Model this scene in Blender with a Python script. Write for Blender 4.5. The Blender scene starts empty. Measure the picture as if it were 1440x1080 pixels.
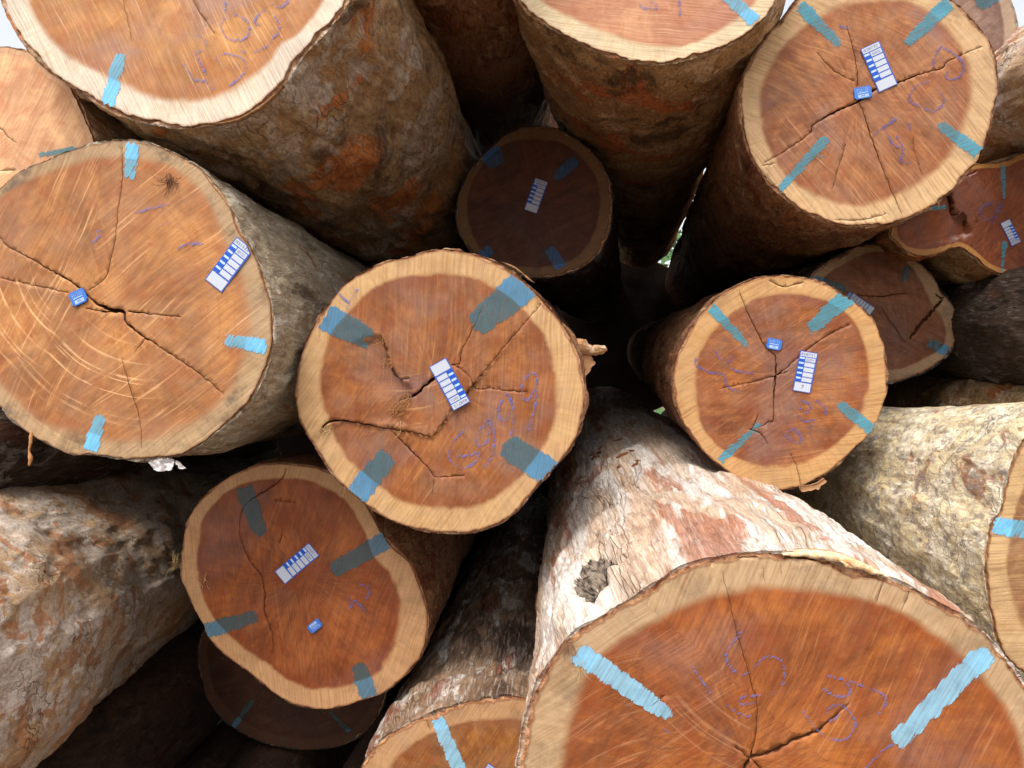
import bpy, math, random
import numpy as np
from mathutils import Vector, Matrix
from mathutils.geometry import delaunay_2d_cdt

# ------------------------------------------------------------ camera, sky, sun
SC = bpy.context.scene
COL = SC.collection
R = math.radians
F = 1130.0                      # focal length in photo pixels (1440 wide)
CZ = 1.85
cam_d = bpy.data.cameras.new('camera')
cam_d.sensor_width = 36
cam_d.lens = 36 * F / 1440
cam_d.clip_start = 0.05
cam_d.clip_end = 2000
cam = bpy.data.objects.new('camera', cam_d)
cam.location = (0, 0, CZ)
cam.rotation_euler = (R(90), 0, 0)
COL.objects.link(cam)
SC.camera = cam

SUN_EL, SUN_AZ = 58.0, 200.0     # compass-like: light comes from behind the camera, a little left
w = bpy.data.worlds.new('World')
SC.world = w
w.use_nodes = True
wn = w.node_tree.nodes
wl = w.node_tree.links
sky = wn.new('ShaderNodeTexSky')
sky.sky_type = 'NISHITA'
sky.sun_disc = False
sky.sun_elevation = R(SUN_EL)
sky.sun_rotation = R(SUN_AZ)
sky.dust_density = 4.0
sky.air_density = 1.0
hs = wn.new('ShaderNodeHueSaturation')
hs.inputs['Saturation'].default_value = 0.22
hs.inputs['Value'].default_value = 1.5
wl.new(sky.outputs[0], hs.inputs['Color'])
wl.new(hs.outputs[0], wn['Background'].inputs[0])
wn['Background'].inputs[1].default_value = 0.15

sd = bpy.data.lights.new('sun', 'SUN')
sd.energy = 1.5
sd.angle = R(14)
sd.color = (1.0, 0.96, 0.9)
sun = bpy.data.objects.new('sun', sd)
az = R(SUN_AZ)
el = R(SUN_EL)
sdir = Vector((math.sin(az) * math.cos(el), math.cos(az) * math.cos(el), math.sin(el)))
sun.rotation_euler = sdir.to_track_quat('Z', 'Y').to_euler()
COL.objects.link(sun)

SC.view_settings.view_transform = 'Standard'
SC.view_settings.look = 'None'
SC.view_settings.gamma = 1
SC.view_settings.use_curve_mapping = False
SC.view_settings.exposure = 0.47
try:
    SC.cycles.max_bounces = 4
    SC.cycles.diffuse_bounces = 3
    SC.cycles.glossy_bounces = 2
    SC.cycles.transparent_max_bounces = 6
except Exception:
    pass

rng = np.random.RandomState(7)
random.seed(7)

# ------------------------------------------------------------ noise
_perm = rng.permutation(256)
_perm = np.concatenate([_perm, _perm, _perm])
_g = rng.normal(size=(256, 3))
_g /= np.linalg.norm(_g, axis=1)[:, None]


def perlin(P):
    P = np.asarray(P, float)
    I = np.floor(P).astype(int)
    f = P - I
    I &= 255
    u = f * f * f * (f * (f * 6 - 15) + 10)
    out = 0
    for dx in (0, 1):
        for dy in (0, 1):
            for dz in (0, 1):
                h = _perm[_perm[_perm[(I[:, 0] + dx) & 255] + ((I[:, 1] + dy) & 255)] + ((I[:, 2] + dz) & 255)]
                g = _g[h]
                d = (g * (f - np.array([dx, dy, dz]))).sum(1)
                wx = u[:, 0] if dx else 1 - u[:, 0]
                wy = u[:, 1] if dy else 1 - u[:, 1]
                wz = u[:, 2] if dz else 1 - u[:, 2]
                out = out + d * wx * wy * wz
    return out


def fbm(P, octv=4, rough=0.5):
    a, s, o = 1.0, 1.0, 0
    for k in range(octv):
        o = o + a * perlin(P * s + 17.3 * k)
        a *= rough
        s *= 2.03
    return o


# ------------------------------------------------------------ object helpers
def tag(o, label=None, cat=None, group=None, kind=None):
    if label: o['label'] = label
    if cat: o['category'] = cat
    if group: o['group'] = group
    if kind: o['kind'] = kind
    return o


def empty(name, loc, label, cat, group=None):
    o = bpy.data.objects.new(name, None)
    o.location = loc
    o.empty_display_size = 0.1
    COL.objects.link(o)
    return tag(o, label, cat, group)


def mesh_obj(name, V, faces, mats, parent=None, mi=None, smooth=True, attrs=None):
    """V (n,3); faces = (m,3) or (m,4) int array, or a list of such arrays"""
    if not isinstance(faces, list):
        faces = [faces]
    faces = [np.asarray(f, dtype=np.int32) for f in faces if len(f)]
    me = bpy.data.meshes.new(name)
    V = np.asarray(V, dtype=np.float32)
    me.vertices.add(len(V))
    me.vertices.foreach_set('co', V.ravel())
    lo = np.concatenate([f.ravel() for f in faces])
    cnt = np.concatenate([np.full(len(f), f.shape[1]) for f in faces])
    st = np.concatenate([[0], np.cumsum(cnt)[:-1]])
    me.loops.add(len(lo))
    me.loops.foreach_set('vertex_index', lo.astype(np.int32))
    me.polygons.add(len(cnt))
    me.polygons.foreach_set('loop_start', st.astype(np.int32))
    me.polygons.foreach_set('loop_total', cnt.astype(np.int32))
    if mi is not None:
        me.polygons.foreach_set('material_index', np.asarray(mi, dtype=np.int32))
    me.polygons.foreach_set('use_smooth', np.full(len(cnt), bool(smooth)))
    me.update(calc_edges=True)
    me.validate()
    if attrs:
        for k, a in attrs.items():
            a = np.asarray(a, dtype=np.float32)
            if a.ndim == 1:
                at = me.attributes.new(k, 'FLOAT', 'POINT')
                at.data.foreach_set('value', a)
            else:
                at = me.attributes.new(k, 'FLOAT_VECTOR', 'POINT')
                at.data.foreach_set('vector', a.ravel())
    for m in (mats if isinstance(mats, (list, tuple)) else [mats]):
        me.materials.append(m)
    o = bpy.data.objects.new(name, me)
    if parent: o.parent = parent
    COL.objects.link(o)
    return o


# ------------------------------------------------------------ node helper
class NT:
    def __init__(s, name):
        s.m = bpy.data.materials.new(name)
        s.m.use_nodes = True
        s.t = s.m.node_tree
        s.b = s.t.nodes['Principled BSDF']
        s.out = s.t.nodes['Material Output']

    def n(s, typ, **kw):
        nd = s.t.nodes.new(typ)
        for k, v in kw.items():
            setattr(nd, k, v)
        return nd

    def put(s, sock, v):
        if v is None: return
        if isinstance(v, bpy.types.NodeSocket):
            s.t.links.new(v, sock)
        else:
            if isinstance(v, (tuple, list)) and len(v) == 3 and sock.type == 'RGBA':
                v = (*v, 1)
            sock.default_value = v

    def attr(s, name, out='Vector'):
        nd = s.n('ShaderNodeAttribute', attribute_name=name)
        return nd.outputs[out]

    def noise(s, vec, scale, detail=4, rough=0.5, dist=0.0):
        nd = s.n('ShaderNodeTexNoise')
        s.put(nd.inputs['Vector'], vec)
        nd.inputs['Scale'].default_value = scale
        nd.inputs['Detail'].default_value = detail
        nd.inputs['Roughness'].default_value = rough
        nd.inputs['Distortion'].default_value = dist
        return nd.outputs['Fac']

    def math(s, op, a, b=None, c=None, clamp=False):
        nd = s.n('ShaderNodeMath', operation=op, use_clamp=clamp)
        s.put(nd.inputs[0], a)
        s.put(nd.inputs[1], b)
        s.put(nd.inputs[2], c)
        return nd.outputs[0]

    def vmul(s, v, xyz):
        nd = s.n('ShaderNodeVectorMath', operation='MULTIPLY')
        s.put(nd.inputs[0], v)
        nd.inputs[1].default_value = xyz
        return nd.outputs[0]

    def vadd(s, v, w):
        nd = s.n('ShaderNodeVectorMath', operation='ADD')
        s.put(nd.inputs[0], v)
        s.put(nd.inputs[1], w)
        return nd.outputs[0]

    def dist(s, v, p):
        nd = s.n('ShaderNodeVectorMath', operation='DISTANCE')
        s.put(nd.inputs[0], v)
        nd.inputs[1].default_value = p
        return nd.outputs['Value']

    def rot(s, v, ang):
        nd = s.n('ShaderNodeVectorRotate', rotation_type='Z_AXIS')
        s.put(nd.inputs['Vector'], v)
        nd.inputs['Angle'].default_value = ang
        return nd.outputs[0]

    def comb(s, x, y, z):
        nd = s.n('ShaderNodeCombineXYZ')
        s.put(nd.inputs[0], x)
        s.put(nd.inputs[1], y)
        s.put(nd.inputs[2], z)
        return nd.outputs[0]

    def sep(s, v):
        nd = s.n('ShaderNodeSeparateXYZ')
        s.put(nd.inputs[0], v)
        return nd.outputs

    def step(s, v, a, b, lo=0.0, hi=1.0):
        nd = s.n('ShaderNodeMapRange', interpolation_type='SMOOTHSTEP')
        s.put(nd.inputs['Value'], v)
        nd.inputs['From Min'].default_value = a
        nd.inputs['From Max'].default_value = b
        nd.inputs['To Min'].default_value = lo
        nd.inputs['To Max'].default_value = hi
        return nd.outputs[0]

    def mix(s, f, a, b, mode='MIX'):
        nd = s.n('ShaderNodeMix', data_type='RGBA', blend_type=mode)
        s.put(nd.inputs[0], f)
        s.put(nd.inputs[6], a)
        s.put(nd.inputs[7], b)
        return nd.outputs[2]

    def bump(s, h, strength=0.5, distance=0.002, normal=None):
        nd = s.n('ShaderNodeBump')
        nd.inputs['Strength'].default_value = strength
        nd.inputs['Distance'].default_value = distance
        s.put(nd.inputs['Height'], h)
        if normal is not None: s.put(nd.inputs['Normal'], normal)
        return nd.outputs[0]

    def fin(s, col, rough=0.7, normal=None, spec=0.3, alpha=None):
        s.put(s.b.inputs['Base Color'], col)
        s.put(s.b.inputs['Roughness'], rough)
        s.put(s.b.inputs['Specular IOR Level'], spec)
        if normal is not None: s.put(s.b.inputs['Normal'], normal)
        if alpha is not None: s.put(s.b.inputs['Alpha'], alpha)
        return s.m


def lin(r, g, b):
    """8-bit sRGB to linear"""
    f = lambda c: (c / 255 / 12.92) if c / 255 <= 0.04045 else ((c / 255 + 0.055) / 1.055) ** 2.4
    return (f(r), f(g), f(b))


def sc(c, k):
    return tuple(min(1, x * k) for x in c)


# ------------------------------------------------------------ wood end-grain
def wood_mat(name, heart, sap, dark=None, ang=30, streak=0.5, pale=None, arcs=None, seed=0.0, purple=0.35,
             rough=0.62, grime=0.25, arcstr=0.8, fine=220.0, sapgrime=0.3, figure=0.45, sawc=0.5, mott=1.0, soft=1.0, dust=0.17):
    t = NT(name)
    dark = dark or sc(heart, 0.42)
    pale = pale or tuple(min(0.9, 0.45 * h + 0.55 * q) for h, q in zip(heart, sap))
    fc = t.vadd(t.attr('fc'), (seed, seed * 1.7, 0))
    rad = t.attr('rad')
    s = t.attr('sap', 'Fac')
    rr = t.attr('rr', 'Fac')
    lo = t.noise(fc, 5, 3, 0.55, 0.6)
    mid = t.noise(fc, 16, 5, 0.6, 0.8)
    # flame figure: radial streaks through the heart
    rs = t.sep(rad)
    radv = t.comb(t.math('MULTIPLY', rs[0], 3.5), t.math('MULTIPLY', rs[1], 3.5), t.math('MULTIPLY', rr, 2.6))
    flame = t.noise(t.vadd(radv, (seed, 0, 0)), 1.0, 5, 0.62, 0.7)
    radf = t.comb(t.math('MULTIPLY', rs[0], 34), t.math('MULTIPLY', rs[1], 34), t.math('MULTIPLY', rr, 2.2))
    rayf = t.noise(radf, 1.0, 2, 0.6)
    # growth rings following the outline
    wob = t.math('MULTIPLY_ADD', lo, 0.10, t.math('MULTIPLY', mid, 0.015))
    rc = t.comb(t.math('MULTIPLY', t.math('ADD', rr, wob), 26), 0.0, seed)
    rings = t.noise(rc, 1.0, 3, 0.7)
    # saw marks
    rv1 = t.rot(fc, R(-ang))
    rv2 = t.rot(fc, R(-(ang + (26 if int(seed * 10) % 2 else -31))))
    bd = t.sep(t.rot(t.attr('fc'), R(-(ang + 62 + 17 * math.sin(seed * 5)))))
    side = t.step(t.math('MULTIPLY_ADD', lo, 0.03, bd[1]), 0.02 + 0.09 * math.sin(seed * 3), 0.0225 + 0.09 * math.sin(seed * 3))
    rv = t.mix(side, rv1, rv2)
    warp = t.math('MULTIPLY_ADD', t.noise(fc, 3.0, 2), 0.05, 0)
    rvs = t.sep(rv)
    sy = t.math('ADD', rvs[1], warp)
    sv = t.comb(t.math('MULTIPLY', rvs[0], 5), t.math('MULTIPLY', sy, fine), 0.0)
    saw = t.noise(sv, 1.0, 4, 0.65)
    sv2 = t.comb(t.math('MULTIPLY', rvs[0], 3), t.math('MULTIPLY', sy, fine * 0.24), 3.0)
    saw2 = t.noise(sv2, 1.0, 3, 0.6)
    sawmask = t.step(t.noise(t.vadd(fc, (5, 5, 0)), 4.5, 3, 0.6), 0.38, 0.62)

    c = t.mix(t.step(flame, 0.30, 0.72, figure, 1.0), dark, heart)
    c = t.mix(t.step(lo, 0.44, 0.66, 0, 0.8), c, (min(1, heart[0] * 1.35), heart[1] * 1.5, heart[2] * 1.45))
    c = t.mix(t.math('MULTIPLY', side, 0.22), c, t.mix(1.0, c, (0.72, 0.66, 0.62), 'MULTIPLY'))
    gl = t.noise(t.comb(t.math('MULTIPLY', rs[0], 14), t.math('MULTIPLY', rs[1], 14), t.math('MULTIPLY', rr, 9)), 1.0, 4, 0.65)
    c = t.mix(t.step(gl, 0.42, 0.66, 0, 0.45 * mott), c, t.mix(1.0, c, (0.46, 0.34, 0.30), 'MULTIPLY'))
    c = t.mix(t.step(gl, 0.44, 0.30, 0, 0.5 * mott), c, (min(1, heart[0] * 1.5), heart[1] * 1.7, heart[2] * 1.6))
    lg = t.noise(t.vmul(rv1, (4, 42, 1)), 1.0, 5, 0.7)
    c = t.mix(t.step(lg, 0.46, 0.66, 0, 0.55 * (0.4 + 0.6 * mott)), c, t.mix(1.0, c, (0.52, 0.40, 0.34), 'MULTIPLY'))
    c = t.mix(t.step(lg, 0.44, 0.30, 0, 0.5), c, (min(1, heart[0] * 1.45), heart[1] * 1.6, heart[2] * 1.5))
    redd = (heart[0] * 0.78, heart[1] * 0.52, heart[2] * 0.42)
    c = t.mix(t.step(mid, 0.48, 0.68, 0, 0.6), c, redd)
    pur = (heart[0] * 0.62, heart[0] * 0.36, heart[0] * 0.36)
    c = t.mix(t.step(t.noise(t.vadd(fc, (9, 2, 0)), 3.2, 4, 0.6, 0.5), 0.5, 0.68, 0, purple), c, pur)
    # darker red band at the heartwood border
    hb = t.step(s, -0.9, -0.05, 0, 0.35)
    c = t.mix(hb, c, sc(redd, 0.95))
    c = t.mix(t.step(rings, 0.52, 0.75, 0, 0.30), c, dark)
    # sapwood
    sc_ = t.mix(t.step(rayf, 0.35, 0.7), sc(sap, 0.98), sc(sap, 0.84))
    sc_ = t.mix(t.step(t.noise(fc, 22, 5, 0.7), 0.45, 0.7, 0, 0.55), sc_, (sap[0] * 0.78, sap[1] * 0.66, sap[2] * 0.54))
    sc_ = t.mix(t.step(t.noise(t.vadd(fc, (2, 4, 0)), 6, 3, 0.6), 0.45, 0.62, 0, 0.45), sc_, (sap[0] * 0.80, sap[1] * 0.78, sap[2] * 0.86))
    sc_ = t.mix(t.step(s, 0.25, 0.0, 0, 0.35), sc_, (sap[0] * 0.72, sap[1] * 0.6, sap[2] * 0.46))
    sc_ = t.mix(t.step(rings, 0.5, 0.8, 0, 0.25), sc_, sc(sap, 0.7))
    gr = t.noise(t.vadd(fc, (1, 7, 0)), 9, 6, 0.7)
    sc_ = t.mix(t.step(gr, 0.47, 0.66, 0, sapgrime), sc_, (0.07, 0.05, 0.035))
    edge = t.step(t.math('ADD', s, t.math('MULTIPLY_ADD', mid, 0.42, t.math('MULTIPLY_ADD', lo, 0.3, t.math('MULTIPLY_ADD', saw, 0.2, -0.46)))),
                  -0.09 * soft, 0.14 * soft)
    c = t.mix(edge, c, sc_)
    # inner bark line at the very edge
    c = t.mix(t.step(s, 0.9, 1.0, 0, 0.75), c, (sap[0] * 0.42, sap[1] * 0.26, sap[2] * 0.2))
    c = t.mix(t.step(saw, 0.36, 0.66, 0, sawc), c, t.mix(1.0, c, (0.62, 0.52, 0.46), 'MULTIPLY'))
    # saw scratches: shallow dark grooves and pale torn fibre
    c = t.mix(t.math('MULTIPLY', t.step(saw, 0.52, 0.64, 0, 0.55 * min(1, streak * 1.3)), sawmask), c, sc(heart, 0.55))
    paleline = t.math('MULTIPLY', t.math('MULTIPLY', t.step(saw, 0.45, 0.34, 0, 1), t.step(saw2, 0.54, 0.4, 0, 1)), t.step(s, 0.3, -0.1, 0.35, 1))
    c = t.mix(t.math('MULTIPLY', paleline, streak), c, pale)
    h = t.math('MULTIPLY', saw, -1.3)
    h = t.math('MULTIPLY', h, t.math('MULTIPLY_ADD', sawmask, 0.6, 0.4))
    if arcs:
        for (ax, ay, mx, my, mr) in arcs:
            d = t.dist(t.attr('fc'), (ax, ay, 0))
            av = t.comb(t.math('MULTIPLY', t.math('ADD', d, t.math('MULTIPLY', warp, 0.5)), 110), lo, 0.0)
            an = t.noise(av, 1.0, 2, 0.7)
            md = t.dist(t.attr('fc'), (mx, my, 0))
            brk = t.step(t.noise(fc, 14, 3, 0.6), 0.34, 0.56)
            mk = t.math('MULTIPLY', t.step(md, mr, mr * 0.45, 0, arcstr), brk)
            line = t.math('MULTIPLY', t.math('MULTIPLY', t.step(an, 0.55, 0.66), mk), t.step(s, 0.3, -0.1, 0.2, 1))
            c = t.mix(line, c, sc(pale, 1.1))
            c = t.mix(t.math('MULTIPLY', t.step(an, 0.45, 0.38), t.math('MULTIPLY', mk, 0.5)), c, sc(heart, 0.6))
            h = t.math('MULTIPLY_ADD', line, 0.9, h)
    # grime / weathering
    gm = t.noise(t.vadd(fc, (3, 3, 0)), 7, 6, 0.72, 0.4)
    c = t.mix(t.step(gm, 0.55, 0.75, 0, grime), c, (0.05, 0.035, 0.03))
    dn = t.noise(t.vadd(fc, (6, 1, 0)), 11, 5, 0.7)
    c = t.mix(t.step(dn, 0.38, 0.68, 0.02, dust), c, lin(176, 150, 124))
    spk = t.noise(fc, 150, 2, 0.6)
    c = t.mix(t.step(spk, 0.70, 0.76, 0, 0.5), c, (0.04, 0.02, 0.012))
    h = t.math('MULTIPLY_ADD', t.noise(fc, 400, 2, 0.6), 0.35, h)
    h = t.math('MULTIPLY_ADD', mid, 1.2, h)
    bn = t.bump(h, 0.55, 0.0016)
    rg = t.math('MULTIPLY_ADD', lo, 0.25, rough - 0.12)
    return t.fin(c, rg, bn, 0.28)


def bark_mat(name, base, alt, pale, red, dark, seed=0.0, stretch=0.45, pale_amt=0.5, red_amt=0.4, dark_amt=0.4,
             rough=0.7, scale=1.0, crack=0.6, spec=0.3, lich=None, ps=1.0):
    t = NT(name)
    bc = t.vadd(t.vmul(t.attr('bc'), (scale, scale * stretch, scale)), (seed, seed * 2, seed * 3))
    wv = t.n('ShaderNodeTexNoise')
    t.put(wv.inputs['Vector'], bc)
    wv.inputs['Scale'].default_value = 9
    wv.inputs['Detail'].default_value = 3
    wn2 = t.vmul(wv.outputs['Color'], (0.05, 0.05, 0.05))
    v = t.vadd(bc, wn2)
    n1 = t.noise(v, 5 * ps, 5, 0.62, 0.5)
    n2 = t.noise(t.vadd(v, (3, 3, 3)), 14 * ps, 7, 0.66, 0.9)
    n3 = t.noise(t.vadd(v, (7, 1, 2)), 8 * ps, 7, 0.64, 0.8)
    n4 = t.noise(t.vadd(v, (1, 8, 2)), 10 * ps, 7, 0.68, 0.5)
    fine = t.noise(t.vmul(v, (1, 0.6, 1)), 85, 4, 0.75)
    fib = t.noise(t.vmul(v, (1, 0.22, 1)), 190, 3, 0.6)
    c = t.mix(t.step(n1, 0.38, 0.62), base, alt)
    th = 0.62 - 0.2 * pale_amt
    pm = t.math('MULTIPLY', t.step(n2, th, th + 0.05), t.step(t.noise(v, 3, 3), 0.36, 0.5))
    c = t.mix(t.math('MULTIPLY', pm, 0.9), c, pale)
    th = 0.64 - 0.2 * red_amt
    rm = t.step(n3, th, th + 0.045)
    c = t.mix(t.math('MULTIPLY', rm, 0.85), c, red)
    th = 0.66 - 0.2 * dark_amt
    dm = t.step(n4, th, th + 0.09)
    c = t.mix(t.math('MULTIPLY', dm, 0.8), c, dark)
    if lich:
        lm = t.step(t.noise(t.vadd(v, (4, 4, 9)), 22, 7, 0.75), 0.53, 0.6)
        c = t.mix(t.math('MULTIPLY', lm, 0.8), c, lich)
    vo = t.n('ShaderNodeTexVoronoi', feature='DISTANCE_TO_EDGE')
    t.put(vo.inputs['Vector'], t.vadd(v, t.vmul(wv.outputs['Color'], (0.12, 0.12, 0.12))))
    vo.inputs['Scale'].default_value = 19
    cr = t.math('MULTIPLY', t.step(vo.outputs['Distance'], 0.035, 0.0), t.step(t.noise(v, 7, 2), 0.5, 0.62))
    c = t.mix(t.math('MULTIPLY', cr, crack), c, sc(dark, 0.5))
    mic = t.noise(v, 260, 3, 0.7)
    c = t.mix(t.step(mic, 0.42, 0.66, 0, 0.6), c, t.mix(1.0, c, (0.5, 0.44, 0.4), 'MULTIPLY'))
    c = t.mix(t.step(fine, 0.36, 0.66, 0.0, 0.6), c, sc(dark, 1.3))
    c = t.mix(t.step(fib, 0.5, 0.72, 0.0, 0.35), c, sc(pale, 0.9))
    # torn plate edges as relief
    h = t.math('MULTIPLY_ADD', pm, 0.35, fine)
    h = t.math('MULTIPLY_ADD', cr, -0.9, h)
    h = t.math('MULTIPLY_ADD', mic, 0.5, h)
    bn = t.bump(h, 0.9, 0.005)
    return t.fin(c, t.math('MULTIPLY_ADD', fine, 0.3, rough - 0.15), bn, spec)


def plain(name, col, rough=0.6, spec=0.3, nscale=60, amt=0.2):
    t = NT(name)
    tc = t.n('ShaderNodeTexCoord').outputs['Object']
    n = t.noise(tc, nscale, 4, 0.6)
    c = t.mix(t.step(n, 0.3, 0.7, 0, amt), col, sc(col, 0.5))
    return t.fin(c, rough, t.bump(n, 0.2, 0.001), spec)


def paint_mat(name, on_sap, on_heart, ang=30, cover=0.9):
    """brushed blue paint: thin over the oily heartwood, opaque over the sapwood"""
    t = NT(name)
    fc = t.attr('fc')
    s = t.attr('sap', 'Fac')
    rvs = t.sep(t.rot(fc, R(-ang)))
    st = t.noise(t.comb(t.math('MULTIPLY', rvs[0], 8), t.math('MULTIPLY', rvs[1], 230), 0.0), 1.0, 4, 0.7)
    bl = t.noise(fc, 40, 4, 0.65)
    on = t.step(t.math('MULTIPLY_ADD', st, 0.15, s), 0.02, 0.14)
    c = t.mix(on, on_heart, on_sap)
    c = t.mix(t.step(bl, 0.4, 0.75, 0, 0.4), c, sc(on_sap, 0.55))
    edge = t.attr('pe', 'Fac')      # 0 at the mark's border
    a = t.math('MULTIPLY_ADD', st, -1.3, t.math('MULTIPLY_ADD', edge, 0.62, 0.62 + 0.7 * (cover - 0.9)))
    a = t.math('MULTIPLY_ADD', bl, -0.9, t.math('ADD', a, 0.22))
    a = t.step(a, -0.02, 0.16, 0, 1)
    gr = t.step(st, 0.40, 0.62, 1.0, 0.72)
    a = t.math('MULTIPLY', a, t.math('MULTIPLY', gr, t.math('MULTIPLY_ADD', on, 0.20, 0.76)), clamp=True)
    return t.fin(c, 0.5, t.bump(st, 0.5, 0.0012), 0.3, a)


def chalk_mat(name, col=(0.13, 0.16, 0.42), ang=30, gap=0.5):
    t = NT(name)
    fc = t.attr('fc')
    rvs = t.sep(t.rot(fc, R(-ang)))
    st = t.noise(t.comb(t.math('MULTIPLY', rvs[0], 14), t.math('MULTIPLY', rvs[1], 260), 0.0), 1.0, 3, 0.7)
    a = t.step(st, gap - 0.04, gap + 0.06, 0.0, 0.66)
    a = t.math('MULTIPLY', a, t.step(t.noise(fc, 18, 2), 0.3, 0.55, 0.35, 1.0))
    return t.fin(col, 0.8, None, 0.1, a)


# ------------------------------------------------------------ pixels to world
def ray(px, py):
    return np.array([(px - 720) / F, 1.0, -(py - 540) / F])


def at(px, py, Y):
    return np.array([0, 0, CZ]) + ray(px, py) * Y


def spline(pts, n, closed=True):
    """uniform arclength resampling of a Catmull-Rom curve"""
    P = np.asarray(pts, float)
    m = len(P)
    out = []
    rng_ = range(m) if closed else range(m - 1)
    for i in rng_:
        if closed:
            a, b, c, d = P[i - 1], P[i], P[(i + 1) % m], P[(i + 2) % m]
        else:
            a, b, c, d = P[max(i - 1, 0)], P[i], P[i + 1], P[min(i + 2, m - 1)]
        for k in range(16):
            u = k / 16
            out.append(0.5 * ((2 * b) + (-a + c) * u + (2 * a - 5 * b + 4 * c - d) * u * u + (-a + 3 * b - 3 * c + d) * u ** 3))
    if closed: out.append(P[0])
    else: out.append(P[-1])
    out = np.array(out)
    L = np.concatenate([[0], np.cumsum(np.linalg.norm(np.diff(out, axis=0), axis=1))])
    q = np.linspace(0, L[-1], n + 1)[:-1] if closed else np.linspace(0, L[-1], n)
    return np.stack([np.interp(q, L, out[:, k]) for k in range(out.shape[1])], 1)


def inpoly(P, poly):
    x, y = P[:, 0], P[:, 1]
    r = np.zeros(len(P), bool)
    n = len(poly)
    for i in range(n):
        x1, y1 = poly[i]
        x2, y2 = poly[(i + 1) % n]
        if y1 == y2: continue
        c = ((y1 > y) != (y2 > y)) & (x < (x2 - x1) * (y - y1) / (y2 - y1) + x1)
        r ^= c
    return r


def dist_poly(P, poly):
    d = np.full(len(P), 1e9)
    n = len(poly)
    for i in range(n):
        a = poly[i]
        b = poly[(i + 1) % n]
        ab = b - a
        L = (ab ** 2).sum() + 1e-12
        tt = np.clip(((P - a) @ ab) / L, 0, 1)
        d = np.minimum(d, np.linalg.norm(P - (a + tt[:, None] * ab), axis=1))
    return d


def hexgrid(poly, sp, jit=0.25):
    mn, mx = poly.min(0), poly.max(0)
    xs = np.arange(mn[0], mx[0], sp)
    ys = np.arange(mn[1], mx[1], sp * 0.87)
    G = np.array([(x + (sp / 2 if j % 2 else 0), y) for j, y in enumerate(ys) for x in xs])
    G = G + rng.uniform(-jit, jit, G.shape) * sp
    G = G[inpoly(G, poly)]
    return G[dist_poly(G, poly) > sp * 0.45]


def cdt(outer, holes, sp):
    """triangulate outer minus holes -> V, keep tris, hole tris"""
    G = hexgrid(outer, sp)
    for h in holes:
        if len(G): G = G[~inpoly(G, h)]
        if len(G): G = G[dist_poly(G, h) > 0.0008]
    V = [Vector(p) for p in outer]
    E = [(i, (i + 1) % len(outer)) for i in range(len(outer))]
    for h in holes:
        b = len(V)
        V += [Vector(p) for p in h]
        E += [(b + i, b + (i + 1) % len(h)) for i in range(len(h))]
    V += [Vector(p) for p in G]
    r = delaunay_2d_cdt(V, E, [], 0, 1e-6)
    P = np.array([(v.x, v.y) for v in r[0]])
    T = np.array([f for f in r[2] if len(f) == 3])
    cen = P[T].mean(1)
    a = P[T[:, 1]] - P[T[:, 0]]
    b = P[T[:, 2]] - P[T[:, 0]]
    area = a[:, 0] * b[:, 1] - a[:, 1] * b[:, 0]
    T[area < 0] = T[area < 0][:, ::-1]
    keep = inpoly(cen, outer)
    hole = np.zeros(len(T), bool)
    for h in holes:
        hole |= inpoly(cen, h)
    return P, T[keep & ~hole], T[keep & hole]


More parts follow.
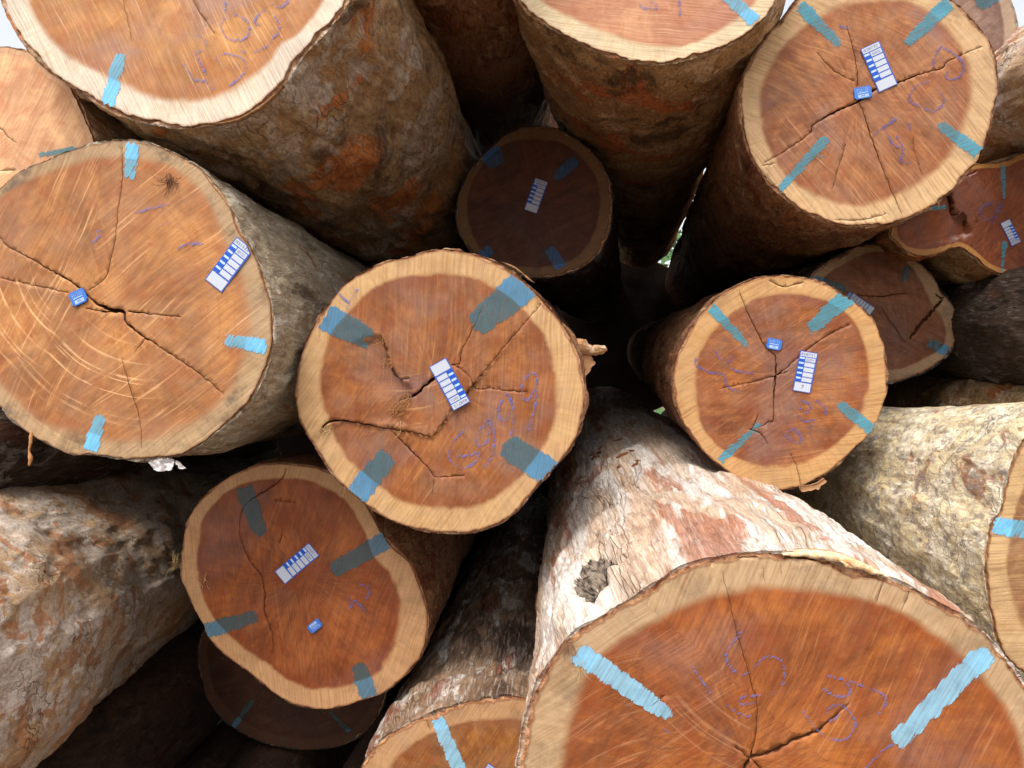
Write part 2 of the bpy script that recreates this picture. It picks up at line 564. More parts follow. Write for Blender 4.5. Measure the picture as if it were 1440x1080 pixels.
class Face:
    """the sawn end of a log: plane frame + outline, all in metres"""
    def __init__(s, d):
        s.d = d
        out = np.array(d['out'], float)
        cpx = (out.max(0) + out.min(0)) / 2
        vp = d.get('vp', (860, 480))
        ax = ray(*vp)
        ax = ax / np.linalg.norm(ax)
        s.axis = ax
        tx, tz = d.get('tilt', (0, 0))
        n = -ax + np.array([tx, 0, tz])
        s.n = n / np.linalg.norm(n)
        s.P0 = at(cpx[0], cpx[1], d['Y'])
        e1 = np.cross(np.array([0, 0, 1.0]), s.n)
        e1 /= np.linalg.norm(e1)
        s.e1 = e1
        s.e2 = np.cross(s.n, e1)
        s.k = d['Y'] / F                       # metres per pixel
        NS = d.get('NS', 220)
        s.outer = spline([s.uv(*p) for p in out], NS)
        s.th = d.get('bark', 0.010)
        # inset the wood by the bark thickness
        s.nrm = s._normals(s.outer)
        ph = np.linspace(0, 1, NS, endpoint=False) * 2 * np.pi
        q = np.stack([np.cos(ph) * 6, np.sin(ph) * 6, np.full(NS, d.get('seed', 0) * 3.1)], 1)
        tn = 1 + 1.1 * fbm(q, 4, 0.7)
        s.thick = s.th * np.clip(tn, 0.25, 2.2)
        s.wood = s.outer - s.nrm * s.thick[:, None] * 0.8
        s.pc = s.uv(*d['pith']) if 'pith' in d else s.outer.mean(0)
        c = s.outer.mean(0)
        s.c = c
        s.heart = spline([s.uv(*p) for p in d['heart']], 160) if d.get('heart') else None
        s.cracks = [s.crack_poly(cr) for cr in d.get('cracks', [])]

    @staticmethod
    def _normals(C):
        t = np.roll(C, -1, 0) - np.roll(C, 1, 0)
        n = np.stack([t[:, 1], -t[:, 0]], 1)
        n /= np.linalg.norm(n, axis=1)[:, None] + 1e-12
        c = C.mean(0)
        if ((C - c) * n).sum() < 0: n = -n
        return n

    def uv(s, px, py):
        r = ray(px, py)
        o = np.array([0, 0, CZ])
        t = np.dot(s.P0 - o, s.n) / np.dot(r, s.n)
        p = o + r * t - s.P0
        return np.array([p @ s.e1, p @ s.e2])

    def xyz(s, U, h=0.0):
        """local (relative to P0)"""
        U = np.atleast_2d(U)
        h = np.broadcast_to(np.asarray(h, float), (len(U),))
        return U[:, :1] * s.e1 + U[:, 1:2] * s.e2 + h[:, None] * s.n

    def crack_poly(s, cr):
        P = np.array([[*s.uv(p[0], p[1]), (p[2] if len(p) > 2 else 1.2) * (0.56 if p[2] < 3 else 0.82) * s.k] for p in cr])
        L = np.linalg.norm(np.diff(P[:, :2], axis=0), axis=1).sum()
        n = max(4, int(L / 0.007))
        Q = spline(P, n, closed=False) if len(P) > 2 else np.array([P[0] + (P[1] - P[0]) * t for t in np.linspace(0, 1, n)])
        w_ = Q[:, 2] * rng.uniform(0.55, 1.3, n) * 0.5
        jit = rng.normal(0, 0.0007, (n, 2)) + 0.8 * np.mean(Q[:, 2]) * 0.25 * rng.normal(0, 1, (n, 2))
        jit[0] = jit[-1] = 0
        C = Q[:, :2] + jit
        t = np.gradient(C, axis=0)
        t /= np.linalg.norm(t, axis=1)[:, None] + 1e-12
        nn = np.stack([t[:, 1], -t[:, 0]], 1)
        Lf = C + nn * w_[:, None]
        Rt = C - nn * w_[:, None]
        return np.concatenate([C[:1], Lf[1:-1], C[-1:], Rt[1:-1][::-1]])

    def radial(s, U, centre, C):
        d = U - centre
        th = np.arctan2(d[:, 1], d[:, 0])
        r = np.linalg.norm(d, axis=1)
        dc = C - centre
        ct = np.arctan2(dc[:, 1], dc[:, 0])
        cr = np.linalg.norm(dc, axis=1)
        o = np.argsort(ct)
        return r, np.interp(th, ct[o], cr[o], period=2 * np.pi)

    def attrs(s, U):
        r, Ro = s.radial(U, s.c, s.wood)
        if s.heart is not None:
            _, Rh = s.radial(U, s.c, s.heart)
            Rh = np.minimum(Rh, Ro * 0.985)
            sap = (r - Rh) / np.maximum(Ro - Rh, 0.006)
        else:
            sap = np.full(len(U), -3.0)
            sap = np.maximum(sap, (r / Ro - 1) * 18 + 1)
        sap = np.clip(sap, -4, 1)
        d = U - s.pc
        rp, Rp = s.radial(U, s.pc, s.wood)
        dd = d / (rp[:, None] + 1e-6)
        rad = np.concatenate([dd, (rp / Rp)[:, None]], 1)
        fc = np.concatenate([U, np.zeros((len(U), 1))], 1)
        return {'fc': fc, 'sap': sap, 'rad': rad, 'rr': rp / Rp}

    def disp(s, U):
        q = np.concatenate([U, np.full((len(U), 1), s.d.get('seed', 0) * 2.7)], 1)
        h = 0.004 * fbm(q * 7, 3) + 0.0012 * fbm(q * 40 + 3, 2)
        for poly, led, dz, fall in s.d.get('steps', []):
            pl = np.array([s.uv(*p) for p in poly])
            ld = np.array([s.uv(*p) for p in led] + [s.uv(*p) for p in led[::-1]])
            h = h + dz * inpoly(U, pl) * np.exp(-(dist_poly(U, ld) / fall) ** 2)
        return h


GRP = 'sawn logs stacked in the timber pile'


def build_log(d):
    f = Face(d)
    root = empty(d.get('name', 'sawn_log'), tuple(f.P0), d['label'], 'log', GRP)
    d['root'] = root
    d['face'] = f
    NS = len(f.outer)
    # ---- sawn end
    if not d.get('noface'):
        P, K, H = cdt(f.wood, f.cracks, d.get('grid', 0.011))
        h = f.disp(P)
        V = f.xyz(P, h)
        A = f.attrs(P)
        nP = len(P)
        VV = [V]
        faces = [K]
        mi = [np.zeros(len(K), int)]
        # rim: wood goes back 25 mm
        A2 = {k: [v] for k, v in A.items()}
        used = nP
        if len(H):
            dep = d.get('crack_depth', 0.035)
            hv = np.unique(H)
            mp = -np.ones(nP, int)
            mp[hv] = np.arange(len(hv)) + used
            VV.append(V[hv] - f.n * dep)
            for k in A2: A2[k].append(A[k][hv])
            used += len(hv)
            # walls between kept and removed triangles
            ed = {}
            for T in H:
                for a, b in ((T[0], T[1]), (T[1], T[2]), (T[2], T[0])):
                    ed[(int(a), int(b))] = 1
            W = [(a, b, mp[b], mp[a]) for (a, b) in ed if (b, a) not in ed]
            faces.append(mp[H])
            mi.append(np.ones(len(H), int))
            faces.append(np.array(W))
            mi.append(np.ones(len(W), int))
        nb = np.arange(NS)
        # outline ring is the first NS input vertices (kept in order by cdt)
        ringf = f.xyz(f.wood, f.disp(f.wood))
        VV.append(ringf)
        VV.append(ringf - f.n * 0.03)
        Ar = f.attrs(f.wood)
        for k in A2: A2[k] += [Ar[k], Ar[k]]
        a0 = used
        b0 = used + NS
        nx = (nb + 1) % NS
        Q = np.stack([a0 + nb, b0 + nb, b0 + nx, a0 + nx], 1)
        faces.append(Q)
        mi.append(np.zeros(NS, int))
        mesh_obj('sawn_end', np.concatenate(VV), faces, [d['wm'], CRACK], root, np.concatenate(mi), True,
                 {k: np.concatenate(v) for k, v in A2.items()})
        for i, pm in enumerate(d.get('paint', [])):
            build_paint(d, f, pm)
        if d.get('chalk'):
            build_chalk(d, f)
    # ---- bark
    L = d.get('len', 6.0)
    s0, g = d.get('ring', (0.007, 1.03))
    ts = [0.0]
    while ts[-1] < L:
        ts.append(ts[-1] + s0)
        s0 = min(s0 * g, 0.16)
    ts = np.array(ts)
    nT = len(ts)
    off = f.xyz(f.outer)                       # outline, world-axes offsets
    cen = f.xyz(f.c[None])[0]
    rmean = np.linalg.norm(f.outer - f.c, axis=1).mean()
    u = f.outer - f.c
    un = u / np.linalg.norm(u, axis=1)[:, None]
    circ = f.xyz(f.c + un * rmean)
    nor3 = f.xyz(f.nrm)
    taper = d.get('taper', 0.006)
    flare = d.get('flare', 0.0)
    V = []
    sd_ = d.get('seed', 0.0)
    T = ts[:, None, None]
    wgt = 1 - np.exp(-T / d.get('round', 1.2))
    scl = (1 - taper * np.minimum(T, 3.0)) * (1 - flare * (1 - np.exp(-T / 0.35)))
    base = (off[None] * (1 - wgt) + circ[None] * wgt - cen) * scl + cen + f.axis * T
    axc = np.broadcast_to(T[..., 0], (nT, NS))
    rl = base - cen - f.axis * T
    # log frame coords for noise / texture (x, axial, z)
    bcx = rl @ f.e1
    bcz = rl @ f.e2
    bc = np.stack([bcx, axc, bcz], -1).reshape(-1, 3) + np.array([sd_, 0, sd_ * 1.3])
    lump = fbm(bc * np.array([3.0, 1.3, 3.0]), 3, 0.5) * d.get('lump', 0.03)
    rough = fbm(bc * np.array([16, 8, 16]) * d.get('bscale', 1), 4, 0.62) * d.get('bamp', 0.009)
    plate = fbm(bc * np.array([12, 5, 12]) + 31, 4, 0.6)
    plate = np.clip(plate * 9, -1, 1) * d.get('plate', 0.003)
    hgt = (lump * (1 - np.exp(-axc.ravel() / 0.25)) + rough + plate) * np.clip(axc.ravel() / 0.03 + 0.15, 0, 1)
    Vb = base.reshape(-1, 3) + np.tile(nor3, (nT, 1)) * hgt[:, None]
    for (kx, ky, kr, kh, hole) in d.get('knots', []):
        # find the bark vertex seen at this pixel and swell around it
        W = Vb + f.P0
        pxs = 720 + F * W[:, 0] / W[:, 1]
        pys = 540 - F * (W[:, 2] - CZ) / W[:, 1]
        nn = np.tile(nor3, (nT, 1))
        facing = (nn * (W - np.array([0, 0, CZ]))).sum(1) < 0
        dd = np.hypot(pxs - kx, pys - ky) + np.where(facing, 0, 1e4)
        i = int(dd.argmin())
        dv = Vb - Vb[i]
        da = dv @ f.axis
        dl = np.linalg.norm(dv - np.outer(da, f.axis), axis=1)
        q = np.hypot(dl, da * 0.42)
        qn = q * (1 + 0.5 * fbm(bc * 16 + 5, 3))
        ff = np.clip((axc.ravel() - 0.01) / 0.09, 0, 1) ** 1.3
        Vb = Vb + nn * ff[:, None] * (kh * np.exp(-(q / kr) ** 2) - hole * np.exp(-(qn / (kr * 0.5)) ** 2) + 0.3 * kh * fbm(bc * 40, 3, .7) * np.exp(-(q / kr) ** 2))[:, None]
        d['kn'] = (qn / (kr * 0.5), nn, bc)
    # jagged front edge
    jag = -0.004 + 0.010 * fbm(np.concatenate([f.outer * 30, np.full((NS, 1), sd_)], 1), 3, 0.7) - 0.004
    thn = (f.thick - f.th) * 0.35
    Vb[:NS] += np.outer(np.clip(jag, -0.02, 0.004), f.n) + nor3 * thn[:, None]
    # inner lip rows
    inner = f.xyz(f.wood - f.nrm * 0.001) - f.n * 0.008
    mids = f.xyz(f.wood * 0.5 + f.outer * 0.5) + np.outer(np.clip(jag, -0.02, 0.002) - 0.001, f.n)
    back_c = (cen + f.axis * ts[-1])[None]
    allV = np.concatenate([inner, mids, Vb, back_c])
    bci = np.concatenate([bc[:NS] + np.array([0, -0.02, 0]), bc[:NS] + np.array([0, -0.01, 0]), bc, bc[-1:]])
    rows = nT + 2
    i = np.arange(NS)
    ni = (i + 1) % NS
    Q = np.concatenate([np.stack([r * NS + i, r * NS + ni, (r + 1) * NS + ni, (r + 1) * NS + i], 1) for r in range(rows - 1)])
    # orientation: outward normals
    a, b, c_ = allV[Q[NS * 8, 0]], allV[Q[NS * 8, 1]], allV[Q[NS * 8, 2]]
    if np.dot(np.cross(b - a, c_ - a), nor3[0]) < 0:
        Q = Q[:, ::-1]
    capi = (rows - 1) * NS
    cap = np.stack([capi + i, capi + ni, np.full(NS, len(allV) - 1)], 1)
    faces = [Q, cap]
    mi = np.concatenate([np.zeros(len(Q), int), np.ones(NS, int)])
    mi[:NS] = 2
    if d.get('noface'):
        fcI = len(allV)
        allV = np.concatenate([allV, cen[None]])
        bci = np.concatenate([bci, bc[:1]])
        faces.append(np.stack([i, ni, np.full(NS, fcI)], 1))
        mi = np.concatenate([mi, np.ones(NS, int)])
    o = mesh_obj('bark', allV, faces, [d['bm'], ENDPLAIN, INNER], root, mi, True, {'bc': bci})
    if 'kn' in d:
        qk, nnk, bck = d['kn']
        m = np.where(qk < 1.05)[0]
        sel = np.zeros(nT * NS + 2 * NS + 2, bool)
        sel[m + 2 * NS] = True
        QK = Q[sel[Q].all(1)] - 2 * NS
        vs = np.unique(QK)
        mp = np.zeros(nT * NS, int)
        mp[vs] = np.arange(len(vs))
        VK = Vb + nnk * (0.003 + 0.013 * np.clip(1 - qk, 0, 1) * (0.5 + 2.4 * fbm(bck * np.array([45, 30, 45]), 4, 0.7)))[:, None]
        mesh_obj('knot', VK[vs], mp[QK], KNOT, root, None, True, {'bc': bck[vs]})
    d['bark_pts'] = Vb + f.P0
    d['bark_nor'] = np.tile(nor3, (nT, 1))
    return root


def ragged(f, quad_pts, sp=0.0035, amp=0.0022, fingers=0.0):
    out = []
    n = len(quad_pts)
    for i in range(n):
        a, b = quad_pts[i], quad_pts[(i + 1) % n]
        L = np.linalg.norm(b - a)
        m = max(2, int(L / sp))
        for k in range(m):
            p = a + (b - a) * k / m
            out.append(p + rng.normal(0, amp, 2))
    return np.array(out)


def components(K, n):
    par = list(range(n))

    def find(i):
        while par[i] != i:
            par[i] = par[par[i]]
            i = par[i]
        return i
    for a, b, c in K.tolist():
        ra = find(a)
        par[find(b)] = ra
        par[find(c)] = ra
    r = np.array([find(int(k)) for k in K[:, 0]])
    return [K[r == u] for u in np.unique(r)]


def build_paint(d, f, pm):
    x0, y0, x1, y1, wd = pm[:5]
    w2 = pm[5] if len(pm) > 5 else wd * 0.9
    a, b = f.uv(x0, y0), f.uv(x1, y1)
    t = (b - a) / np.linalg.norm(b - a)
    n = np.array([-t[1], t[0]])
    k = f.k
    h0, h1 = wd * k / 2, w2 * k / 2
    L = np.linalg.norm(b - a)
    pts = [a + n * h0, a + n * h0 * 1.02 + t * L * .3, a + n * (h0 + h1) * .52 + t * L * .6, b + n * h1 * .95,
           b + t * h1 * .25 + n * h1 * .1, b - n * h1 * .9, a - n * (h0 + h1) * .5 + t * L * .6, a - n * h0 * 1.03 + t * L * .3,
           a - n * h0]
    poly = ragged(f, pts, 0.004, min(0.0011, wd * k * 0.04))
    P, K, H = cdt(poly, f.cracks, max(0.004, min(0.009, wd * k * 0.3)))
    ok = inpoly(P[K].mean(1), f.wood)
    K = K[ok]
    if not len(K): return
    pe = np.clip(dist_poly(P, poly) / 0.009, 0, 1)
    A = f.attrs(P)
    A['pe'] = pe
    XYZ = f.xyz(P, f.disp(P) + 0.0012)
    for Kc in components(K, len(P)):
        if len(Kc) < 14: continue
        vs = np.unique(Kc)
        mp = np.zeros(len(P), int)
        mp[vs] = np.arange(len(vs))
        mesh_obj('paint_mark', XYZ[vs], mp[Kc], d.get('pm', PAINT), d['root'], None, True, {k: v[vs] for k, v in A.items()})


def build_chalk(d, f):
    for st in d['chalk']:
        C = np.array([f.uv(*p) for p in st])
        L = np.linalg.norm(np.diff(C, axis=0), axis=1).sum()
        n = max(4, int(L / 0.004))
        C = spline(C, n, closed=False) if len(C) > 2 else np.array([C[0] + (C[1] - C[0]) * t for t in np.linspace(0, 1, n)])
        C = C + rng.normal(0, 0.0004, C.shape)
        t = np.gradient(C, axis=0)
        t /= np.linalg.norm(t, axis=1)[:, None] + 1e-12
        nn = np.stack([-t[:, 1], t[:, 0]], 1) * (d.get('cw', 3.6) * f.k / 2 * rng.uniform(0.6, 1.4, n))[:, None]
        W = np.concatenate([C + nn, C - nn])
        i = np.arange(n - 1)
        Q = np.stack([i + 1, i, n + i, n + i + 1], 1)
        mesh_obj('crayon_stroke', f.xyz(W, f.disp(W) + 0.0020), Q, d.get('cm', CHALK), d['root'], None, True, f.attrs(W))


# ------------------------------------------------------------ shared materials
CRACK = NT('split_wood_inside')
_n = CRACK.noise(CRACK.attr('fc'), 60, 3)
CRACK = CRACK.fin(CRACK.mix(_n, (0.035, 0.012, 0.006), (0.14, 0.05, 0.02)), 0.8, None, 0.1)
ENDPLAIN = plain('far_log_end', (0.22, 0.12, 0.06), 0.8)
INNER = NT('inner_bark')
_n = INNER.noise(INNER.attr('bc'), 50, 5, 0.7)
INNER = INNER.fin(INNER.mix(INNER.step(_n, 0.35, 0.65), lin(110, 62, 38), lin(196, 150, 110)), 0.75, INNER.bump(_n, 0.8, 0.004), 0.2)
KNOT = NT('rotten_knot_wood')
_n = KNOT.noise(KNOT.attr('bc'), 70, 6, 0.75)
KNOT = KNOT.fin(KNOT.mix(KNOT.step(_n, 0.38, 0.62), lin(40, 32, 27), lin(150, 134, 118)), 0.85, KNOT.bump(_n, 1.0, 0.008), 0.15)
PAINT = paint_mat('blue_paint', (0.10, 0.33, 0.58), (0.06, 0.15, 0.19), 30)
CHALK = chalk_mat('blue_wax_crayon')
#@@DATA
# ------------------------------------------------------------ setting
def ground_mat():
    t = NT('yard_earth')
    tc = t.n('ShaderNodeTexCoord').outputs['Object']
    n = t.noise(tc, 0.8, 8, 0.65)
    n2 = t.noise(tc, 30, 5, 0.7)
    c = t.mix(t.step(n, 0.35, 0.65), (0.14, 0.105, 0.075), (0.19, 0.15, 0.11))
    c = t.mix(t.step(n2, 0.4, 0.7, 0, 0.6), c, (0.22, 0.17, 0.12))
    return t.fin(c, 0.9, t.bump(n2, 0.8, 0.02), 0.1)


gx = np.concatenate([np.linspace(-600, -10, 12)[:-1], np.linspace(-10, 10, 60), np.linspace(10, 600, 12)[1:]])
GX, GY = np.meshgrid(gx, gx + 5)
gz = 0.03 * fbm(np.stack([GX.ravel() * .7, GY.ravel() * .7, 0 * GX.ravel()], 1), 3)
gn = len(gx)
ii, jj = np.meshgrid(np.arange(gn - 1), np.arange(gn - 1))
q0 = (jj * gn + ii).ravel()
tag(mesh_obj('ground', np.stack([GX.ravel(), GY.ravel(), gz], 1), np.stack([q0, q0 + 1, q0 + gn + 1, q0 + gn], 1), ground_mat()), kind='structure')

# ------------------------------------------------------------ the logs
# every log: outline of its sawn end and of its heartwood as seen, distance Y of that end, direction it runs in
W_OR = lin(176, 112, 62)
PAINT_L = paint_mat('bright_blue_paint', (0.16, 0.48, 0.76), (0.15, 0.42, 0.56), 60)
PAINT_K = paint_mat('thick_blue_paint', (0.26, 0.54, 0.74), (0.30, 0.58, 0.74), 60, 1.25)
PAINT_T = paint_mat('teal_paint', (0.08, 0.29, 0.38), (0.075, 0.25, 0.31), 20, 0.95)
PAINT_D = paint_mat('dull_blue_paint', (0.08, 0.22, 0.36), (0.06, 0.13, 0.15), 80, 1.15)
PAINT_G = paint_mat('grey_blue_paint', (0.08, 0.17, 0.24), (0.055, 0.095, 0.10), 60, 1.1)
CHALK_V = chalk_mat('violet_wax_crayon', (0.13, 0.12, 0.30), 20, 0.48)

BK_BROWN = bark_mat('brown_mottled_bark', lin(182, 144, 102), lin(206, 174, 130), lin(208, 192, 176), lin(214, 122, 50), lin(84, 60, 44),
                    1.0, 0.7, 0.6, 0.5, 0.6, 0.52, 1.0, 0.6, 0.35, None, 0.5)
BK_TAN = bark_mat('tan_peeling_bark', lin(170, 128, 84), lin(194, 158, 112), lin(222, 190, 152), lin(194, 102, 50), lin(62, 42, 30),
                  5.0, 1.0, 0.5, 0.5, 0.62, 0.58, 1.0, 0.6, 0.3, None, 0.42)
BK_SILVER = bark_mat('silver_red_streaked_bark', lin(204, 176, 150), lin(216, 196, 174), lin(232, 226, 218), lin(172, 108, 78), lin(110, 82, 64),
                     2.0, 0.12, 0.75, 0.5, 0.25, 0.6, 1.0, 0.3, 0.3, None, 0.8)
BK_BUTT = bark_mat('grey_brown_white_flecked_bark', lin(132, 104, 80), lin(160, 132, 106), lin(226, 218, 208), lin(140, 78, 52), lin(60, 44, 36),
                   2.6, 0.3, 0.5, 0.4, 0.6, 0.6, 1.0, 0.4, 0.3, None, 0.8)  # palette darkened to stand in for the shadow of the logs above
BK_PALE = bark_mat('pale_lichen_bark', lin(226, 204, 156), lin(236, 220, 178), lin(246, 236, 208), lin(160, 98, 60), lin(112, 98, 92),
                   3.0, 0.7, 0.7, 0.2, 0.3, 0.75, 1.0, 0.3, 0.3, lin(142, 130, 124))
BK_FLAKY = bark_mat('flaky_grey_orange_bark', lin(206, 166, 122), lin(220, 188, 148), lin(234, 222, 210), lin(200, 130, 80), lin(142, 112, 86),
                    4.0, 0.8, 0.95, 0.5, 0.3, 0.45, 1.2, 0.8, 0.5)  # real pale flakes, their share raised to imitate a white-grey sheen
BK_GREY = bark_mat('grey_smooth_bark', lin(164, 148, 122), lin(186, 172, 146), lin(206, 196, 176), lin(160, 116, 76), lin(86, 72, 58),
                   6.0, 0.4, 0.55, 0.2, 0.35, 0.7)
BK_RED = bark_mat('smooth_red_brown_bark', lin(142, 96, 66), lin(164, 118, 82), lin(196, 162, 124), lin(126, 64, 38), lin(56, 36, 28),
                  7.0, 0.5, 0.3, 0.5, 0.5, 0.6)
BK_DARK = bark_mat('shaded_dark_brown_bark', lin(62, 48, 38), lin(78, 62, 50), lin(150, 142, 136), lin(90, 52, 34), lin(30, 24, 20),
                   8.0, 0.4, 0.4, 0.3, 0.6, 0.7)  # brown bark darkened in colour to imitate the shade inside the pile

BK_DEEP = bark_mat('shaded_dark_red_brown_bark', lin(62, 42, 30), lin(80, 56, 40), lin(96, 72, 54), lin(72, 40, 26), lin(28, 20, 16),
                   9.0, 0.5, 0.3, 0.3, 0.6, 0.8)  # red brown bark, shade low in the pile put into its colour

LOGS = []
A = dict(key='A', label='biggest log at the upper left, cream sapwood ring with one bright blue paint mark',
    out=[(0, -15), (3, 10), (20, 43), (50, 82), (87, 115), (133, 143), (167, 162), (207, 174), (253, 179), (300, 176), (330, 170), (367, 147), (393, 125),
         (417, 90), (443, 58), (480, 17), (504, -40), (508, -110), (480, -190), (420, -250), (330, -290), (220, -300), (120, -275), (50, -210), (10, -120)],
    heart=[(43, 0), (63, 43), (100, 77), (143, 103), (187, 123), (233, 137), (283, 138), (320, 128), (353, 107), (377, 87), (393, 60), (417, 47),
           (453, 0), (470, -60), (460, -140), (410, -205), (320, -250), (220, -262), (130, -238), (70, -170), (40, -80)],
    Y=1.9, vp=(880, 588), pith=(270, -60), seed=1.1, bark=0.012, NS=380, ring=(0.006, 1.02), bm=BK_BROWN, taper=0.02, lump=0.05, bamp=0.013, plate=0.005,
    wood=dict(soft=1.5, mott=0.35, heart=lin(182, 124, 70), sap=lin(218, 204, 182), ang=-62, streak=0.55, purple=0.5, grime=0.1, sapgrime=0.12),
    paint=[(150, 152, 171, 75, 28)], pm=PAINT_L,
    cracks=[[(262, -20, .6), (275, 8, 1), (288, 28, 1.2), (303, 50, .6)], [(170, -10, .6), (180, 30, .8), (186, 60, .5)]],
    chalk=[[(257, 90), (267, 103), (274, 113), (286, 114), (294, 119), (301, 126)], [(275, 47), (279, 49), (287, 56), (291, 64)],
           [(257, 90), (268, 82), (276, 75), (287, 71)], [(277, 78), (283, 90), (290, 104)],
           [(322, 96), (309, 89), (304, 81), (315, 76), (329, 78), (340, 82), (346, 92), (343, 103), (334, 113), (323, 121)],
           [(314, 25), (320, 29), (330, 21), (340, 25), (350, 33), (350, 46), (344, 54), (334, 57), (323, 56), (315, 47), (311, 37), (314, 30)],
           [(316, 0), (318, 8), (316, 18)], [(366, 35), (358, 32), (364, 21), (372, 15), (383, 19), (391, 30), (393, 43), (386, 54), (376, 65), (365, 71), (354, 74)],
           [(337, 69), (345, 75)], [(382, 5), (390, 11), (400, 7), (407, 0)]])
B = dict(key='B', label='large log at the left edge with curved pale saw marks and a jagged black split',
    out=[(0, 262), (27, 240), (67, 222), (100, 209), (130, 200), (173, 195), (213, 201), (247, 215), (283, 238), (317, 279), (343, 331), (362, 367), (376, 405),
         (383, 445), (383, 487), (372, 527), (348, 569), (300, 612), (267, 635), (233, 644), (187, 648), (133, 641), (97, 640), (60, 622), (17, 595),
         (0, 575), (-35, 530), (-56, 460), (-58, 400), (-45, 330), (-22, 285)],
    heart=[(0, 280), (60, 248), (130, 226), (190, 224), (240, 236), (283, 272), (310, 325), (337, 393), (348, 443), (346, 475), (337, 510), (310, 560), (267, 592),
           (213, 613), (160, 617), (123, 607), (67, 593), (33, 567), (0, 533), (-32, 480), (-40, 400), (-25, 330)],
    Y=1.9, vp=(800, 540), pith=(165, 435), seed=2.3, bark=0.007, NS=380, ring=(0.006, 1.025), bm=BK_GREY, taper=0.01,
    wood=dict(soft=3.0, mott=0.45, heart=lin(172, 114, 66), sap=lin(176, 146, 108), ang=38, streak=0.5, pale=lin(222, 176, 126), purple=0.12, grime=0.25, sapgrime=0.75, fine=150,
              arcs=[((150, 355), (20, 440), 95, 0.45), ((215, 350), (110, 560), 130, 0.7)]),
    paint=[(187, 198, 182, 253, 25), (377, 488, 316, 478, 26), (125, 636, 143, 583, 25)], pm=PAINT_L,
    cracks=[[(-12, 318, 1), (10, 345, 1.5), (37, 360, 2), (67, 378, 2.5), (90, 390, 3), (110, 403, 3), (125, 418, 3), (140, 428, 5), (157, 436, 7), (173, 438, 6),
             (177, 452, 4), (200, 472, 3), (233, 493, 2.4), (277, 523, 1.8), (317, 557, .8)],
            [(118, 433, 1), (138, 437, 2.5), (158, 439, 3)], [(178, 437, 3), (213, 442, 1.6), (257, 446, .7)],
            [(172, 204, .8), (172, 253, 1.3), (167, 293, 1.3), (163, 333, 1.5), (157, 360, 1.5), (148, 390, 1.5), (123, 410, 1.5)],
            [(170, 503, .8), (183, 547, 1.6), (192, 572, 1.4), (198, 600, .7), (200, 632, .7)], [(205, 477, 1), (187, 498, .7)], [(0, 391, .7), (50, 402, 1), (98, 412, 1)]],
    chalk=[[(190, 300), (213, 293), (240, 287)], [(130, 333), (143, 323), (140, 333), (128, 345)], [(250, 350), (267, 343), (287, 343)], [(218, 320), (240, 312)]])
C = dict(key='C', label='pale tan log at the far left edge behind the two biggest left logs',
    out=[(0, 64), (20, 67), (40, 72), (67, 97), (97, 120), (111, 143), (124, 173), (133, 200), (128, 245), (90, 290), (30, 315), (-40, 312), (-110, 270), (-130, 190), (-110, 110), (-60, 72)],
    Y=2.15, vp=(840, 470), seed=3.2, bark=0.006, bm=BK_FLAKY, taper=0.02, lump=0.02,
    wood=dict(mott=0.3, heart=lin(222, 172, 130), sap=lin(222, 178, 138), ang=60, streak=0.3, purple=0.0, grime=0.08, dark=lin(188, 128, 86)),
    paint=[(52, 218, 124, 207, 11)], pm=PAINT_T,
    cracks=[[(-8, 180, 1), (4, 183, 1.3), (11, 192, 1.3), (25, 203, .7)], [(-20, 240, .7), (25, 240, .8)]])
